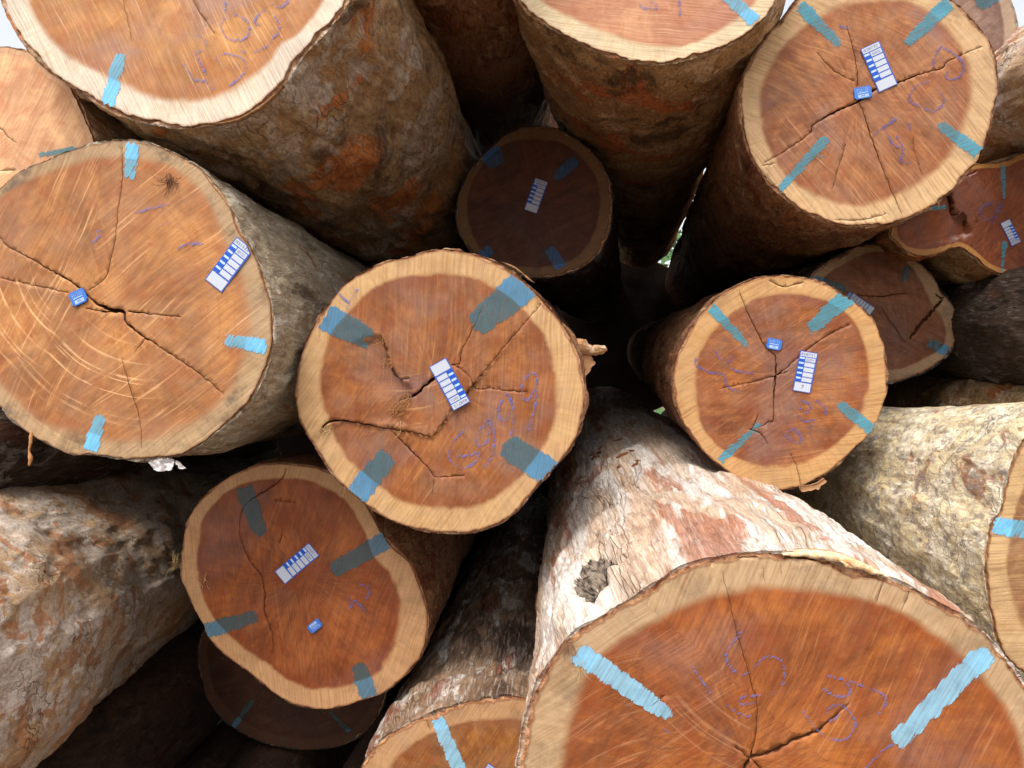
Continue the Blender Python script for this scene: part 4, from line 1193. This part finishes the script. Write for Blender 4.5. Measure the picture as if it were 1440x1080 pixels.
N2 = dict(key='N2', label='low log left of the frame beneath the flaky barked log',
    out=[(-565.0 + 190.0 * math.cos(a), 1105.0 + 190.0 * math.sin(a)) for a in np.linspace(0, 2 * math.pi, 14, endpoint=False)],
    Y=2.0, vp=(860, 480), seed=33.7, bm=BK_DARK, NS=160, wood=dict(heart=lin(135, 82, 47), sap=lin(195, 150, 100)))
N3 = dict(key='N3', label='log stacked right of the frame beside the wavy edged log',
    out=[(1890.0 + 145.0 * math.cos(a), 240.0 + 145.0 * math.sin(a)) for a in np.linspace(0, 2 * math.pi, 14, endpoint=False)],
    Y=2.0, vp=(860, 480), seed=35.4, bm=BK_RED, NS=160, wood=dict(heart=lin(135, 82, 47), sap=lin(195, 150, 100)))
N4 = dict(key='N4', label='log stacked right of the frame beside the blackish silver patched log',
    out=[(1915.0 + 155.0 * math.cos(a), 605.0 + 155.0 * math.sin(a)) for a in np.linspace(0, 2 * math.pi, 14, endpoint=False)],
    Y=2.0, vp=(860, 480), seed=37.1, bm=BK_RED, NS=160, wood=dict(heart=lin(135, 82, 47), sap=lin(195, 150, 100)))
N5 = dict(key='N5', label='log right of the frame behind the pale lichen covered log',
    out=[(1764.8 + 190.5 * math.cos(a), 937.1 + 190.5 * math.sin(a)) for a in np.linspace(0, 2 * math.pi, 14, endpoint=False)],
    Y=2.1, vp=(860, 480), seed=38.8, bm=BK_RED, NS=160, wood=dict(heart=lin(135, 82, 47), sap=lin(195, 150, 100)))
N6 = dict(key='N6', label='bottom layer log added to cover lit ground under the darkest lower left end',
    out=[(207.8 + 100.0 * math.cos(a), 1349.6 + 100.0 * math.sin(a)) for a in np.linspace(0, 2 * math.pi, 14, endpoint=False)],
    Y=2.3, vp=(860, 480), seed=40.5, bm=BK_DEEP, NS=160, wood=dict(heart=lin(135, 82, 47), sap=lin(195, 150, 100)))  # unseen filler log, added where bright ground showed between the ends
N7 = dict(key='N7', label='bottom layer log added to cover lit ground left of the white barked one',
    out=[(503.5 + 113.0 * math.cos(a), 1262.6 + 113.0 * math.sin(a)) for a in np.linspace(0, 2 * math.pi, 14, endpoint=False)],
    Y=2.3, vp=(860, 480), seed=42.2, bm=BK_DEEP, NS=160, wood=dict(heart=lin(135, 82, 47), sap=lin(195, 150, 100)))  # second unseen filler log, added to hide bright ground
N8 = dict(key='N8', label='low timber added to cover a lit strip of ground at the bottom left',
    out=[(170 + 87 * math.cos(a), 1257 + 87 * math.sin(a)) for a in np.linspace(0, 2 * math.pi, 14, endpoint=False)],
    Y=2.6, vp=(860, 540), seed=41.3, bm=BK_DEEP, NS=160, wood=dict(heart=lin(150, 84, 44), sap=lin(195, 150, 100)))  # added blocker over a sliver of lit ground
LOGS = [A, B, C, D, E, Fl, G, I, J, K, L, M, N, O, P, Q, Rr, S, T, U, Vv, H, X, W, Y2, Z3, N0, N1, N2, N3, N4, N5, N6, N7, N8]
#@@BUILD
for d in LOGS:
    f = Face(d)
    wd = dict(d.get('wood', dict(heart=W_OR, sap=lin(188, 147, 101))))
    if wd.get('arcs'):
        wd['arcs'] = [(*f.uv(*c), *f.uv(*m), r * f.k, st) for (c, m, r, st) in wd['arcs']]
        strg = [a[5] for a in wd['arcs']]
        wd['arcs'] = [a[:5] for a in wd['arcs']]
        wd['arcstr'] = sum(strg) / len(strg)
    wd['seed'] = d.get('seed', 0)
    d['wm'] = wood_mat('end_grain_' + ''.join(ch for ch in d['label'].split()[0].lower()), **wd)
    build_log(d)
# ------------------------------------------------------------ small things
BY = {d['key']: d for d in LOGS}
M_CARD = plain('tag_blue_ink', lin(58, 84, 170), 0.5, 0.3, 200, 0.1)
M_INK = plain('tag_dark_blue_block', lin(28, 78, 176), 0.5, 0.3, 200, 0.15)
M_WHITE = plain('tag_white_paper', lin(182, 188, 200), 0.6, 0.3, 300, 0.12)
M_PRINT = plain('tag_grey_print', lin(90, 104, 150), 0.7, 0.1, 100, 0.1)
M_PLATE = plain('blue_plastic', lin(52, 108, 190), 0.35, 0.5, 200, 0.1)
M_EMB = plain('white_embossed_print', lin(176, 200, 236), 0.5, 0.3, 200, 0.1)
M_STEEL = plain('staple_steel', lin(150, 150, 155), 0.35, 0.6)

_fonts = {}


def text_mesh(txt):
    if txt not in _fonts:
        cu = bpy.data.curves.new('lettering', 'FONT')
        cu.body = txt
        cu.align_x = 'CENTER'
        cu.align_y = 'CENTER'
        cu.size = 1.0
        cu.extrude = 0.01
        cu.resolution_u = 2
        o = bpy.data.objects.new('lettering', cu)
        COL.objects.link(o)
        dg = bpy.context.evaluated_depsgraph_get()
        me = bpy.data.meshes.new_from_object(o.evaluated_get(dg))
        bpy.data.objects.remove(o)
        V = np.array([v.co for v in me.vertices])
        Fc = [tuple(p.vertices) for p in me.polygons]
        V[:, 0] /= (V[:, 0].max() - V[:, 0].min())
        V[:, 1] /= (V[:, 1].max() - V[:, 1].min())
        V[:, 2] *= 0
        tri = []
        for p in Fc:
            for k in range(1, len(p) - 1):
                tri.append((p[0], p[k], p[k + 1]))
        _fonts[txt] = (V, np.array(tri))
        bpy.data.meshes.remove(me)
    return _fonts[txt]


def lettering(txt, cx, cy, w_, h_, z, mat, parent):
    V, T = text_mesh(txt)
    a, b, c = V[T[:, 0]], V[T[:, 1]], V[T[:, 2]]
    nz = np.cross(b - a, c - a)[:, 2]
    T = T[np.abs(nz) > 1e-9]
    P = V * np.array([w_, h_, 0]) + np.array([cx, cy, z])
    o = mesh_obj('lettering', P, T, mat, parent, None, False)
    return o


def plate(name, poly, z0, z1, mat, parent, bev=0.0):
    P = np.array(poly, float)
    n = len(P)
    c = P.mean(0)
    rings = [np.c_[P, np.full(n, z0)], np.c_[P, np.full(n, z1 - bev)]]
    if bev: rings.append(np.c_[c + (P - c) * (1 - bev / np.abs(P - c).max()), np.full(n, z1)])
    V = np.concatenate(rings + [np.array([[*c, z1], [*c, z0]])])
    i = np.arange(n)
    ni = (i + 1) % n
    Q = np.concatenate([np.stack([r * n + i, r * n + ni, (r + 1) * n + ni, (r + 1) * n + i], 1) for r in range(len(rings) - 1)])
    top = (len(rings) - 1) * n
    T = np.concatenate([np.stack([top + i, top + ni, np.full(n, len(V) - 2)], 1), np.stack([ni, i, np.full(n, len(V) - 1)], 1)])
    return mesh_obj(name, V, [Q, T], mat, parent, None, False)


def rect(x0, y0, x1, y1):
    return [(x0, y0), (x1, y0), (x1, y1), (x0, y1)]


def face_frame(d, corners, lift):
    f = d['face']
    TL, TR, BR, BL = [f.uv(*c) for c in corners]
    up = (TL + TR) / 2 - (BL + BR) / 2
    wd = (np.linalg.norm(TR - TL) + np.linalg.norm(BR - BL)) / 2
    hg = np.linalg.norm(up)
    c = (TL + TR + BR + BL) / 4
    samp = np.array([c, TL, TR, BR, BL])
    h = f.disp(samp).max() + lift
    y = up[0] * f.e1 + up[1] * f.e2
    y /= np.linalg.norm(y)
    z = f.n
    x = np.cross(y, z)
    M = Matrix.Identity(4)
    for r in range(3):
        M[r][0], M[r][1], M[r][2] = x[r], y[r], z[r]
    pos = f.P0 + f.xyz(c[None], h)[0]
    M.translation = Vector(pos)
    return M, wd, hg


def paper_tag(key, corners, num, label, clip=False, seven=False):
    d = BY[key]
    M, W_, H_ = face_frame(d, corners, 0.0022)
    r = empty('paper_tag', (0, 0, 0), label, 'paper tag', 'clipped timber labels on the log ends')
    r.matrix_world = M
    w2, h2 = W_ / 2, H_ / 2
    X = lambda u: -w2 + u * W_
    Yv = lambda v: h2 - v * H_
    card = [(X(0), Yv(1)), (X(1), Yv(1)), (X(1), Yv(0)), (X(0), Yv(0))]
    if clip: card = [(X(0), Yv(1)), (X(1), Yv(1)), (X(1), Yv(.09)), (X(.6), Yv(0)), (X(0), Yv(0))]
    plate('card', card, -0.0012, 0.0, M_CARD, r)
    hd = rect(X(.05), Yv(.125), X(.95), Yv(.015))
    if clip: hd = [(X(.05), Yv(.125)), (X(.95), Yv(.125)), (X(.95), Yv(.1)), (X(.58), Yv(.015)), (X(.05), Yv(.015))]
    hp = plate('header_panel', hd, 0.0001, 0.0004, M_WHITE, r)
    lettering(num, X(.48), Yv(.072), W_ * .74, H_ * .055, 0.00055, M_PRINT, hp)
    sp = plate('stub_panel', rect(X(.05), Yv(.985), X(.95), Yv(.775)), 0.0001, 0.0004, M_WHITE, r)
    if seven:
        lettering('7', X(.5), Yv(.88), W_ * .14, H_ * .09, 0.00055, plain('pen_ink', (0.02, 0.03, 0.06)), sp)
    for k in range(5):
        v = .145 + k * .124
        cp = plate('cell', rect(X(.37), Yv(v + .100), X(.93), Yv(v)), 0.0001, 0.0004, M_WHITE, r)
        plate('blue_block', rect(X(.03), Yv(v + .124), X(.34), Yv(v + .05)), 0.0002, 0.0005, M_INK, r)
        sl = plate('number_slot', rect(X(.05), Yv(v + .046), X(.32), Yv(v + .004)), 0.0001, 0.0004, M_EMB, r)
        if k == 0: lettering(num, X(.65), Yv(v + .054), W_ * .4, H_ * .05, 0.00055, M_PRINT, cp)
    for sx in (.2, .8):
        plate('staple', rect(X(sx - .05), Yv(.76) - 0.0003, X(sx + .05), Yv(.76) + 0.0003), 0.0004, 0.001, M_STEEL, r)


def number_tag(key, corners, lines, label):
    d = BY[key]
    M, W_, H_ = face_frame(d, corners, 0.003)
    r = empty('number_tag', (0, 0, 0), label, 'number tag', 'blue plastic number plates on the log ends')
    r.matrix_world = M
    w2, h2 = W_ / 2, H_ / 2
    c = min(w2, h2) * 0.3
    poly = []
    base_ = [(-w2 + c, -h2), (w2 - c, -h2), (w2 - c * .8, -h2 + c * .5), (w2, -h2 + c), (w2, h2 - c), (w2 - c * .6, h2 - c * .7), (w2 - c, h2), (-w2 + c, h2), (-w2 + c * .6, h2 - c * .5), (-w2, h2 - c),
             (-w2 + c * .3, 0), (-w2, -h2 + c), (-w2 + c * .8, -h2 + c * .6)]
    plate('plate', base_, -0.002, 0.002, M_PLATE, r, 0.0006)
    lettering(lines[0], 0, h2 * .42, W_ * .66, H_ * .27, 0.0023, M_EMB, r)
    plate('rib', rect(-w2 * .6, -h2 * .06, w2 * .6, h2 * .04), 0.0019, 0.0024, M_EMB, r)
    p = plate('white_strip', rect(-w2 * .55, -h2 * .78, w2 * .6, -h2 * .3), 0.0019, 0.0023, M_EMB, r)
    lettering(lines[1], 0.02 * W_, -h2 * .54, W_ * .46, H_ * .16, 0.0025, M_INK, p)


paper_tag('P', [(1208.7, 68.8), (1236.5, 59), (1262, 119), (1235.5, 130.4)], '828732', 'paper tag on the round log at the upper right, beside a blue plastic plate')
paper_tag('M', [(1125, 492.8), (1150.5, 497), (1139, 553), (1114.4, 549)], '828731', 'paper tag with a pen written 7, beside star shaped cracks', seven=True)
paper_tag('D', [(662, 564.5), (637.7, 578), (603.9, 516.4), (627, 502.5)], '828712', 'upside down paper tag over the split in the central round log')
paper_tag('B', [(333.7, 333), (357, 352), (312.4, 411.7), (288.8, 393)], '831532', 'paper tag with one cut corner on the saw marked left log', clip=True)
paper_tag('G', [(433.7, 763.7), (450, 780.7), (401.9, 820.7), (385.6, 804.4)], '828821', 'slanting paper tag on the reddish lopsided log')
paper_tag('E', [(753, 250), (771, 256.5), (755, 300.5), (737, 295)], '828716', 'paper tag in shade on the small dark recessed log')
paper_tag('N', [(1191, 423.5), (1199.7, 412.5), (1230.5, 432.5), (1221.5, 445.5)], '828724', 'small paper tag half behind the star cracked log, next to a fissured end')
paper_tag('O', [(1435.3, 339.2), (1422.5, 347.2), (1406.4, 314.4), (1419, 308)], '828709', 'small tilted paper tag on the wavy edged log at the right edge')
paper_tag('J', [(687, 1072), (702, 1083), (676, 1125), (660, 1114)], '828751', 'paper tag on the bottom edge log, only its top corner in view')
number_tag('P', [(1199, 125.5), (1224, 120), (1226, 136), (1201.3, 142.6)], ('828732', '128821'), 'blue number plate at the middle of the upper right round log')
number_tag('M', [(1079, 474), (1100.5, 479), (1096.5, 493.8), (1076.5, 488.8)], ('828731', '128821'), 'blue number plate above the star shaped crack')
number_tag('B', [(97, 415), (117, 403), (125, 421), (105, 434)], ('831532', '128821'), 'blue number plate over the jagged split of the saw marked left log')
number_tag('G', [(455, 878), (440, 891.5), (432, 881), (447, 868)], ('828821', '12681'), 'blue number plate upside down, below the slanting tag on the reddish log')
number_tag('N', [(1189, 417), (1193, 409.5), (1197.5, 412), (1193, 420.5)], ('828724', '128821'), 'tiny blue number plate squeezed beside the small paper tag behind the star cracked log')

# ---- odd bits of bark, wood and litter
M_BRANCH = bark_mat('broken_branch_wood', lin(176, 130, 84), lin(196, 150, 104), lin(220, 190, 160), lin(150, 90, 60), lin(90, 60, 40), 1.5)
M_SPL = NT('fresh_splintered_wood')
_n = M_SPL.noise(M_SPL.vmul(M_SPL.n('ShaderNodeTexCoord').outputs['Object'], (1, 1, 1)), 90, 5, 0.7)
M_SPL = M_SPL.fin(M_SPL.mix(M_SPL.step(_n, 0.35, 0.65), lin(206, 160, 112), lin(240, 214, 176)), 0.75, M_SPL.bump(_n, 0.8, 0.003), 0.2)
M_STRAND = plain('dry_fibre', lin(170, 120, 76), 0.85)
M_FIBR = plain('pale_dry_fibre', lin(206, 172, 120), 0.85)
M_PLAS = plain('dull_clear_plastic', lin(190, 182, 180), 0.35, 0.5, 40, 0.3)


def tube(name, pts, rad, mat, parent=None, seg=12, rough=0.15, seed=0.0):
    P = np.array(pts, float)
    n = max(8, len(P) * 4)
    Q = spline(np.c_[P, rad], n, closed=False)
    C, rr_ = Q[:, :3], Q[:, 3]
    t = np.gradient(C, axis=0)
    t /= np.linalg.norm(t, axis=1)[:, None]
    up = np.array([0.1, 0.2, 1.0])
    V = []
    for i in range(n):
        a = np.cross(t[i], up)
        a /= np.linalg.norm(a)
        b = np.cross(t[i], a)
        for k in range(seg):
            th = 2 * math.pi * k / seg
            V.append(C[i] + (a * math.cos(th) + b * math.sin(th)) * rr_[i])
    V = np.array(V)
    ctr = np.repeat(C, seg, 0)
    nz = 1 + rough * 2 * fbm(V * 60 + seed, 3, 0.7)
    V = ctr + (V - ctr) * nz[:, None]
    V = np.concatenate([V, C[:1], C[-1:]])
    i, k = np.meshgrid(np.arange(n - 1), np.arange(seg), indexing='ij')
    i, k = i.ravel(), k.ravel()
    k2 = (k + 1) % seg
    Qd = np.stack([i * seg + k, i * seg + k2, (i + 1) * seg + k2, (i + 1) * seg + k], 1)
    kk = np.arange(seg)
    T = np.concatenate([np.stack([(kk + 1) % seg, kk, np.full(seg, n * seg)], 1), np.stack([(n - 1) * seg + kk, (n - 1) * seg + (kk + 1) % seg, np.full(seg, n * seg + 1)], 1)])
    o = V.mean(0)
    ob = mesh_obj(name, V - o, [Qd, T], mat, parent, None, True, {'bc': V})
    ob.location = o
    return ob


def slab(name, px_poly, Y, th, mat, parent=None, rough=0.004, tilt=0.0, sp=0.006):
    """irregular flat chip with real thickness"""
    P = np.array([at(x, y, Y + tilt * (x - px_poly[0][0]) / 100) for x, y in px_poly])
    o = P.mean(0)
    U = P[:, [0, 2]] - o[[0, 2]]
    U = ragged(None, [u for u in U], sp, sp * 0.2)
    V2, K, H_ = cdt(U, [], sp)
    h = rough * fbm(np.c_[V2 * 50, np.zeros(len(V2))], 3, 0.6)
    n = len(V2)
    ty = tilt * F / 100 / Y
    F_ = np.c_[V2[:, 0], -h + V2[:, 0] * ty, V2[:, 1]]
    Bk = F_ + np.array([0, th, 0])
    m = len(U)
    i = np.arange(m)
    ni = (i + 1) % m
    Q = np.stack([i, i + n, ni + n, ni], 1)
    ob = mesh_obj(name, np.concatenate([F_, Bk]), [K, K[:, ::-1] + n, Q], mat, parent, None, True)
    ob.location = o
    return ob


tag(tube('broken_branch', [at(800, 487, 2.12), at(816, 487, 2.12), at(830, 492, 2.12), at(845, 492, 2.12), at(852, 489, 2.12)], [0.022, 0.020, 0.0145, 0.012, 0.008], M_BRANCH, None, 14, 0.2),
    'stubby broken branch poking out right of the central round log', 'branch')
tag(slab('wood_chip', [(816, 500), (828, 498), (838, 509), (830, 522), (823, 531), (817, 515)], 2.12, 0.006, M_BRANCH, None, 0.006),
    'reddish wood chip beneath the broken branch beside the central log', 'wood chip')
tag(slab('bark_chip', [(1126, 683), (1135, 684), (1152, 678), (1160, 673), (1163, 677), (1150, 688), (1128, 692)], 2.22, 0.012, M_BRANCH, None, 0.004),
    'loose strip of bark hanging under the star cracked log', 'bark chip')
tag(slab('plastic_scrap', [(210, 648), (222, 645), (238, 644), (246, 650), (243, 660), (230, 663), (214, 660)], 1.87, 0.0025, M_PLAS, None, 0.02, 0.0, 0.004),
    'crumpled scrap of greyish plastic caught under the saw marked log', 'plastic scrap')
tag(slab('plastic_scrap', [(246, 648), (250, 648), (262, 659), (252, 660)], 1.86, 0.002, M_PLAS, None, 0.01, 0.0, 0.004),
    'tiny pointed plastic sliver just right of the crumpled scrap', 'plastic scrap')
tag(tube('bark_strand', [at(44, 606, 1.895), at(43, 620, 1.89), at(41, 634, 1.89), at(43, 645, 1.89), at(41, 655, 1.89)], [0.0022, 0.0035, 0.003, 0.0042, 0.002], M_STRAND, None, 8, 0.5),
    'stringy brown bark strand dangling from the saw marked left log', 'bark strand')

# frayed fibres on edges: each tuft is a part of its log
def tuft(key, px, py, dirpx, n, L, mat, rad=0.0007, spread=0.6, lift=0.004):
    d = BY[key]
    f = d['face']
    Vs, Qs, nv = [], [], 0
    base_ang = math.atan2(-dirpx[1], dirpx[0])
    for k in range(n):
        a = base_ang + random.uniform(-spread, spread)
        p = f.uv(px + random.uniform(-7, 7), py + random.uniform(-7, 7))
        l = L * random.uniform(0.4, 1.2)
        bend = random.uniform(-1.0, 1.0)
        pts = []
        for q in np.linspace(0, 1, 6):
            aa = a + bend * q
            pts.append(p + l * q * np.array([math.cos(aa), math.sin(aa)]))
        pts = np.array(pts)
        hs_ = lift + 0.012 * np.linspace(0, 1, 6) ** 2 * random.uniform(0, 1)
        C = f.xyz(pts, f.disp(pts) + hs_)
        for j in range(6):
            r_ = rad * (1 - 0.6 * j / 5)
            for th in (0, 2.1, 4.2):
                Vs.append(C[j] + r_ * (math.cos(th) * f.e1 + math.sin(th) * (f.e2 * .7 + f.n * .7)))
        for j in range(5):
            for th in range(3):
                t2 = (th + 1) % 3
                Qs.append((nv + j * 3 + th, nv + j * 3 + t2, nv + j * 3 + 3 + t2, nv + j * 3 + 3 + th))
        nv += 18
    o = mesh_obj('fibre_tuft', np.array(Vs), np.array(Qs), mat, d['root'], None, True)
    o['kind'] = 'stuff'


tuft('G', 250, 792, (-1, -0.2), 22, 0.028, M_FIBR, 0.0010, 1.3)
tuft('G', 290, 822, (-.3, -1), 10, 0.022, M_FIBR, 0.0008, 1.0)
tuft('D', 535, 476, (.3, 1), 16, 0.018, M_STRAND, 0.0008, 1.2)
tuft('D', 545, 510, (.3, 1), 16, 0.018, M_STRAND, 0.0008, 1.2)
tuft('D', 572, 560, (-.8, .6), 34, 0.028, M_STRAND, 0.0009, 0.7)
tuft('D', 560, 575, (-.8, .6), 30, 0.026, M_STRAND, 0.0009, 0.7)
tuft('D', 566, 600, (0, 1), 8, 0.018, M_FIBR, 0.0007, 0.4)
tuft('D', 458, 603, (-.4, 1), 14, 0.02, M_FIBR, 0.001, 0.8)
tuft('B', 241, 250, (-.1, 1), 22, 0.04, plain('dark_dry_fibre', lin(96, 62, 42), 0.9), 0.0011, 0.9)
tuft('P', 1312, 290, (-.6, -1), 6, 0.018, M_FIBR, 0.0007, 1.2)
tuft('K', 800, 905, (-.2, 1), 18, 0.03, plain('brown_dry_fibre', lin(130, 92, 66), 0.9), 0.0008, 1.3)
tuft('K', 812, 935, (-.4, 1), 14, 0.03, M_FIBR, 0.0006, 1.2)


def rim_strip(key, pts, w0, mat, name, lift=0.003, th=0.008):
    """a torn strip lying along the rim of the log"""
    d = BY[key]
    f = d['face']
    C = np.array([f.uv(*p) for p in pts])
    n = max(10, int(np.linalg.norm(np.diff(C, axis=0), axis=1).sum() / 0.005))
    C = spline(C, n, closed=False)
    t = np.gradient(C, axis=0)
    t /= np.linalg.norm(t, axis=1)[:, None]
    nn = np.stack([-t[:, 1], t[:, 0]], 1)
    prof = np.sin(np.linspace(0.02, math.pi - 0.02, n)) ** 0.6
    w_ = w0 * prof * (0.7 + 0.5 * rng.uniform(-1, 1, n))
    w_ = np.convolve(np.pad(w_, 1, 'edge'), [.25, .5, .25], 'valid')
    up = C + nn * w_[:, None]
    h = rng.normal(0, 0.0012, n)
    V = np.concatenate([f.xyz(up, lift + h), f.xyz(C, lift + h * .5 + .002), f.xyz(C, lift - th), f.xyz(up, lift - th)])
    i = np.arange(n - 1)
    Q = np.concatenate([np.stack([r * n + i, r * n + i + 1, ((r + 1) % 4) * n + i + 1, ((r + 1) % 4) * n + i], 1) for r in range(4)])
    mesh_obj(name, V, Q, mat, d['root'], None, True)


rim_strip('K', [(1100, 779), (1140, 776), (1180, 780), (1215, 793), (1250, 811)], -0.017, M_SPL, 'splinter', 0.004, 0.03)
rim_strip('K', [(1180, 788), (1188, 790), (1196, 796)], -0.008, M_SPL, 'splinter', 0.008, 0.006)
rim_strip('D', [(705, 368), (722, 374), (738, 386), (752, 398)], -0.007, M_BRANCH, 'bark_flap', 0.004, 0.012)
rim_strip('A', [(300, 175), (335, 168), (372, 146), (400, 120)], -0.004, M_BRANCH, 'bark_flap', 0.003, 0.01)

# ---- distant greenery seen through the slits of the pile
M_LEAF = NT('leaf_green')
_n = M_LEAF.noise(M_LEAF.n('ShaderNodeTexCoord').outputs['Object'], 0.8, 4)
M_LEAF = M_LEAF.fin(M_LEAF.mix(M_LEAF.step(_n, .4, .6), (0.05, 0.12, 0.04), (0.10, 0.20, 0.07)), 0.6, None, 0.3)
LV, LQ = [], []
nl = 9000
cx = rng.uniform(-24, 24, nl)
cy = 34 + rng.uniform(-2.5, 2.5, nl)
top_ = 8.6 + 1.6 * perlin(np.c_[cx * .25, np.zeros(nl), np.zeros(nl) + .5]) * 2
cz = rng.uniform(0, 1, nl) ** 0.7 * top_
ax1 = rng.normal(0, 1, (nl, 3))
ax1 /= np.linalg.norm(ax1, axis=1)[:, None]
ax2 = np.cross(ax1, rng.normal(0, 1, (nl, 3)))
ax2 /= np.linalg.norm(ax2, axis=1)[:, None]
cc = np.c_[cx, cy, cz]
sz = rng.uniform(0.12, 0.3, nl)[:, None]
LV = np.stack([cc - ax1 * sz, cc + ax2 * sz * .6, cc + ax1 * sz, cc - ax2 * sz * .6], 1).reshape(-1, 3)
tag(mesh_obj('far_greenery', LV, np.arange(nl * 4).reshape(-1, 4), M_LEAF, None, None, False), kind='stuff', label='bank of distant trees glimpsed through the slits of the pile')

# ---- crumbs of bark lying on the front logs
def litter(key, px, py, n, mat, size, label):
    d = BY[key]
    W = d['bark_pts']
    N = d['bark_nor']
    pxs = 720 + F * W[:, 0] / W[:, 1]
    pys = 540 - F * (W[:, 2] - CZ) / W[:, 1]
    fac = (N * (W - np.array([0, 0, CZ]))).sum(1) < 0
    for k in range(n):
        tx, ty = px + rng.normal(0, 22), py + rng.normal(0, 9)
        i = int((np.hypot(pxs - tx, pys - ty) + np.where(fac, 0, 1e4)).argmin())
        m = 9
        a = np.linspace(0, 2 * math.pi, m, endpoint=False)
        r_ = size * rng.uniform(0.4, 1.2) * rng.uniform(0.6, 1.2, m)
        el_ = rng.uniform(0.25, 0.6)
        poly = [(math.cos(t_) * q, math.sin(t_) * q * el_) for t_, q in zip(a, r_)]
        o = plate('bark_crumb', poly, -0.002, 0.002 + size * 0.1, mat, None, size * 0.08)
        nv = Vector(N[i]).normalized()
        q = nv.to_track_quat('Z', 'Y')
        o.rotation_mode = 'QUATERNION'
        from mathutils import Quaternion
        o.rotation_quaternion = q @ Quaternion((0, 0, 1), rng.uniform(0, 6.28)) @ Quaternion((1, 0, 0), rng.uniform(-.25, .25))
        o.location = Vector(W[i]) + nv * 0.002
        tag(o, label, 'bark crumb', label)


litter('K', 862, 640, 12, plain('red_brown_bark_crumb', lin(122, 72, 46), 0.85), 0.022, 'red brown bark crumb lying on top of the biggest front log')
litter('J', 640, 930, 5, plain('grey_bark_crumb', lin(140, 128, 116), 0.85), 0.018, 'grey bark crumb lying on the bark of the bottom edge log')
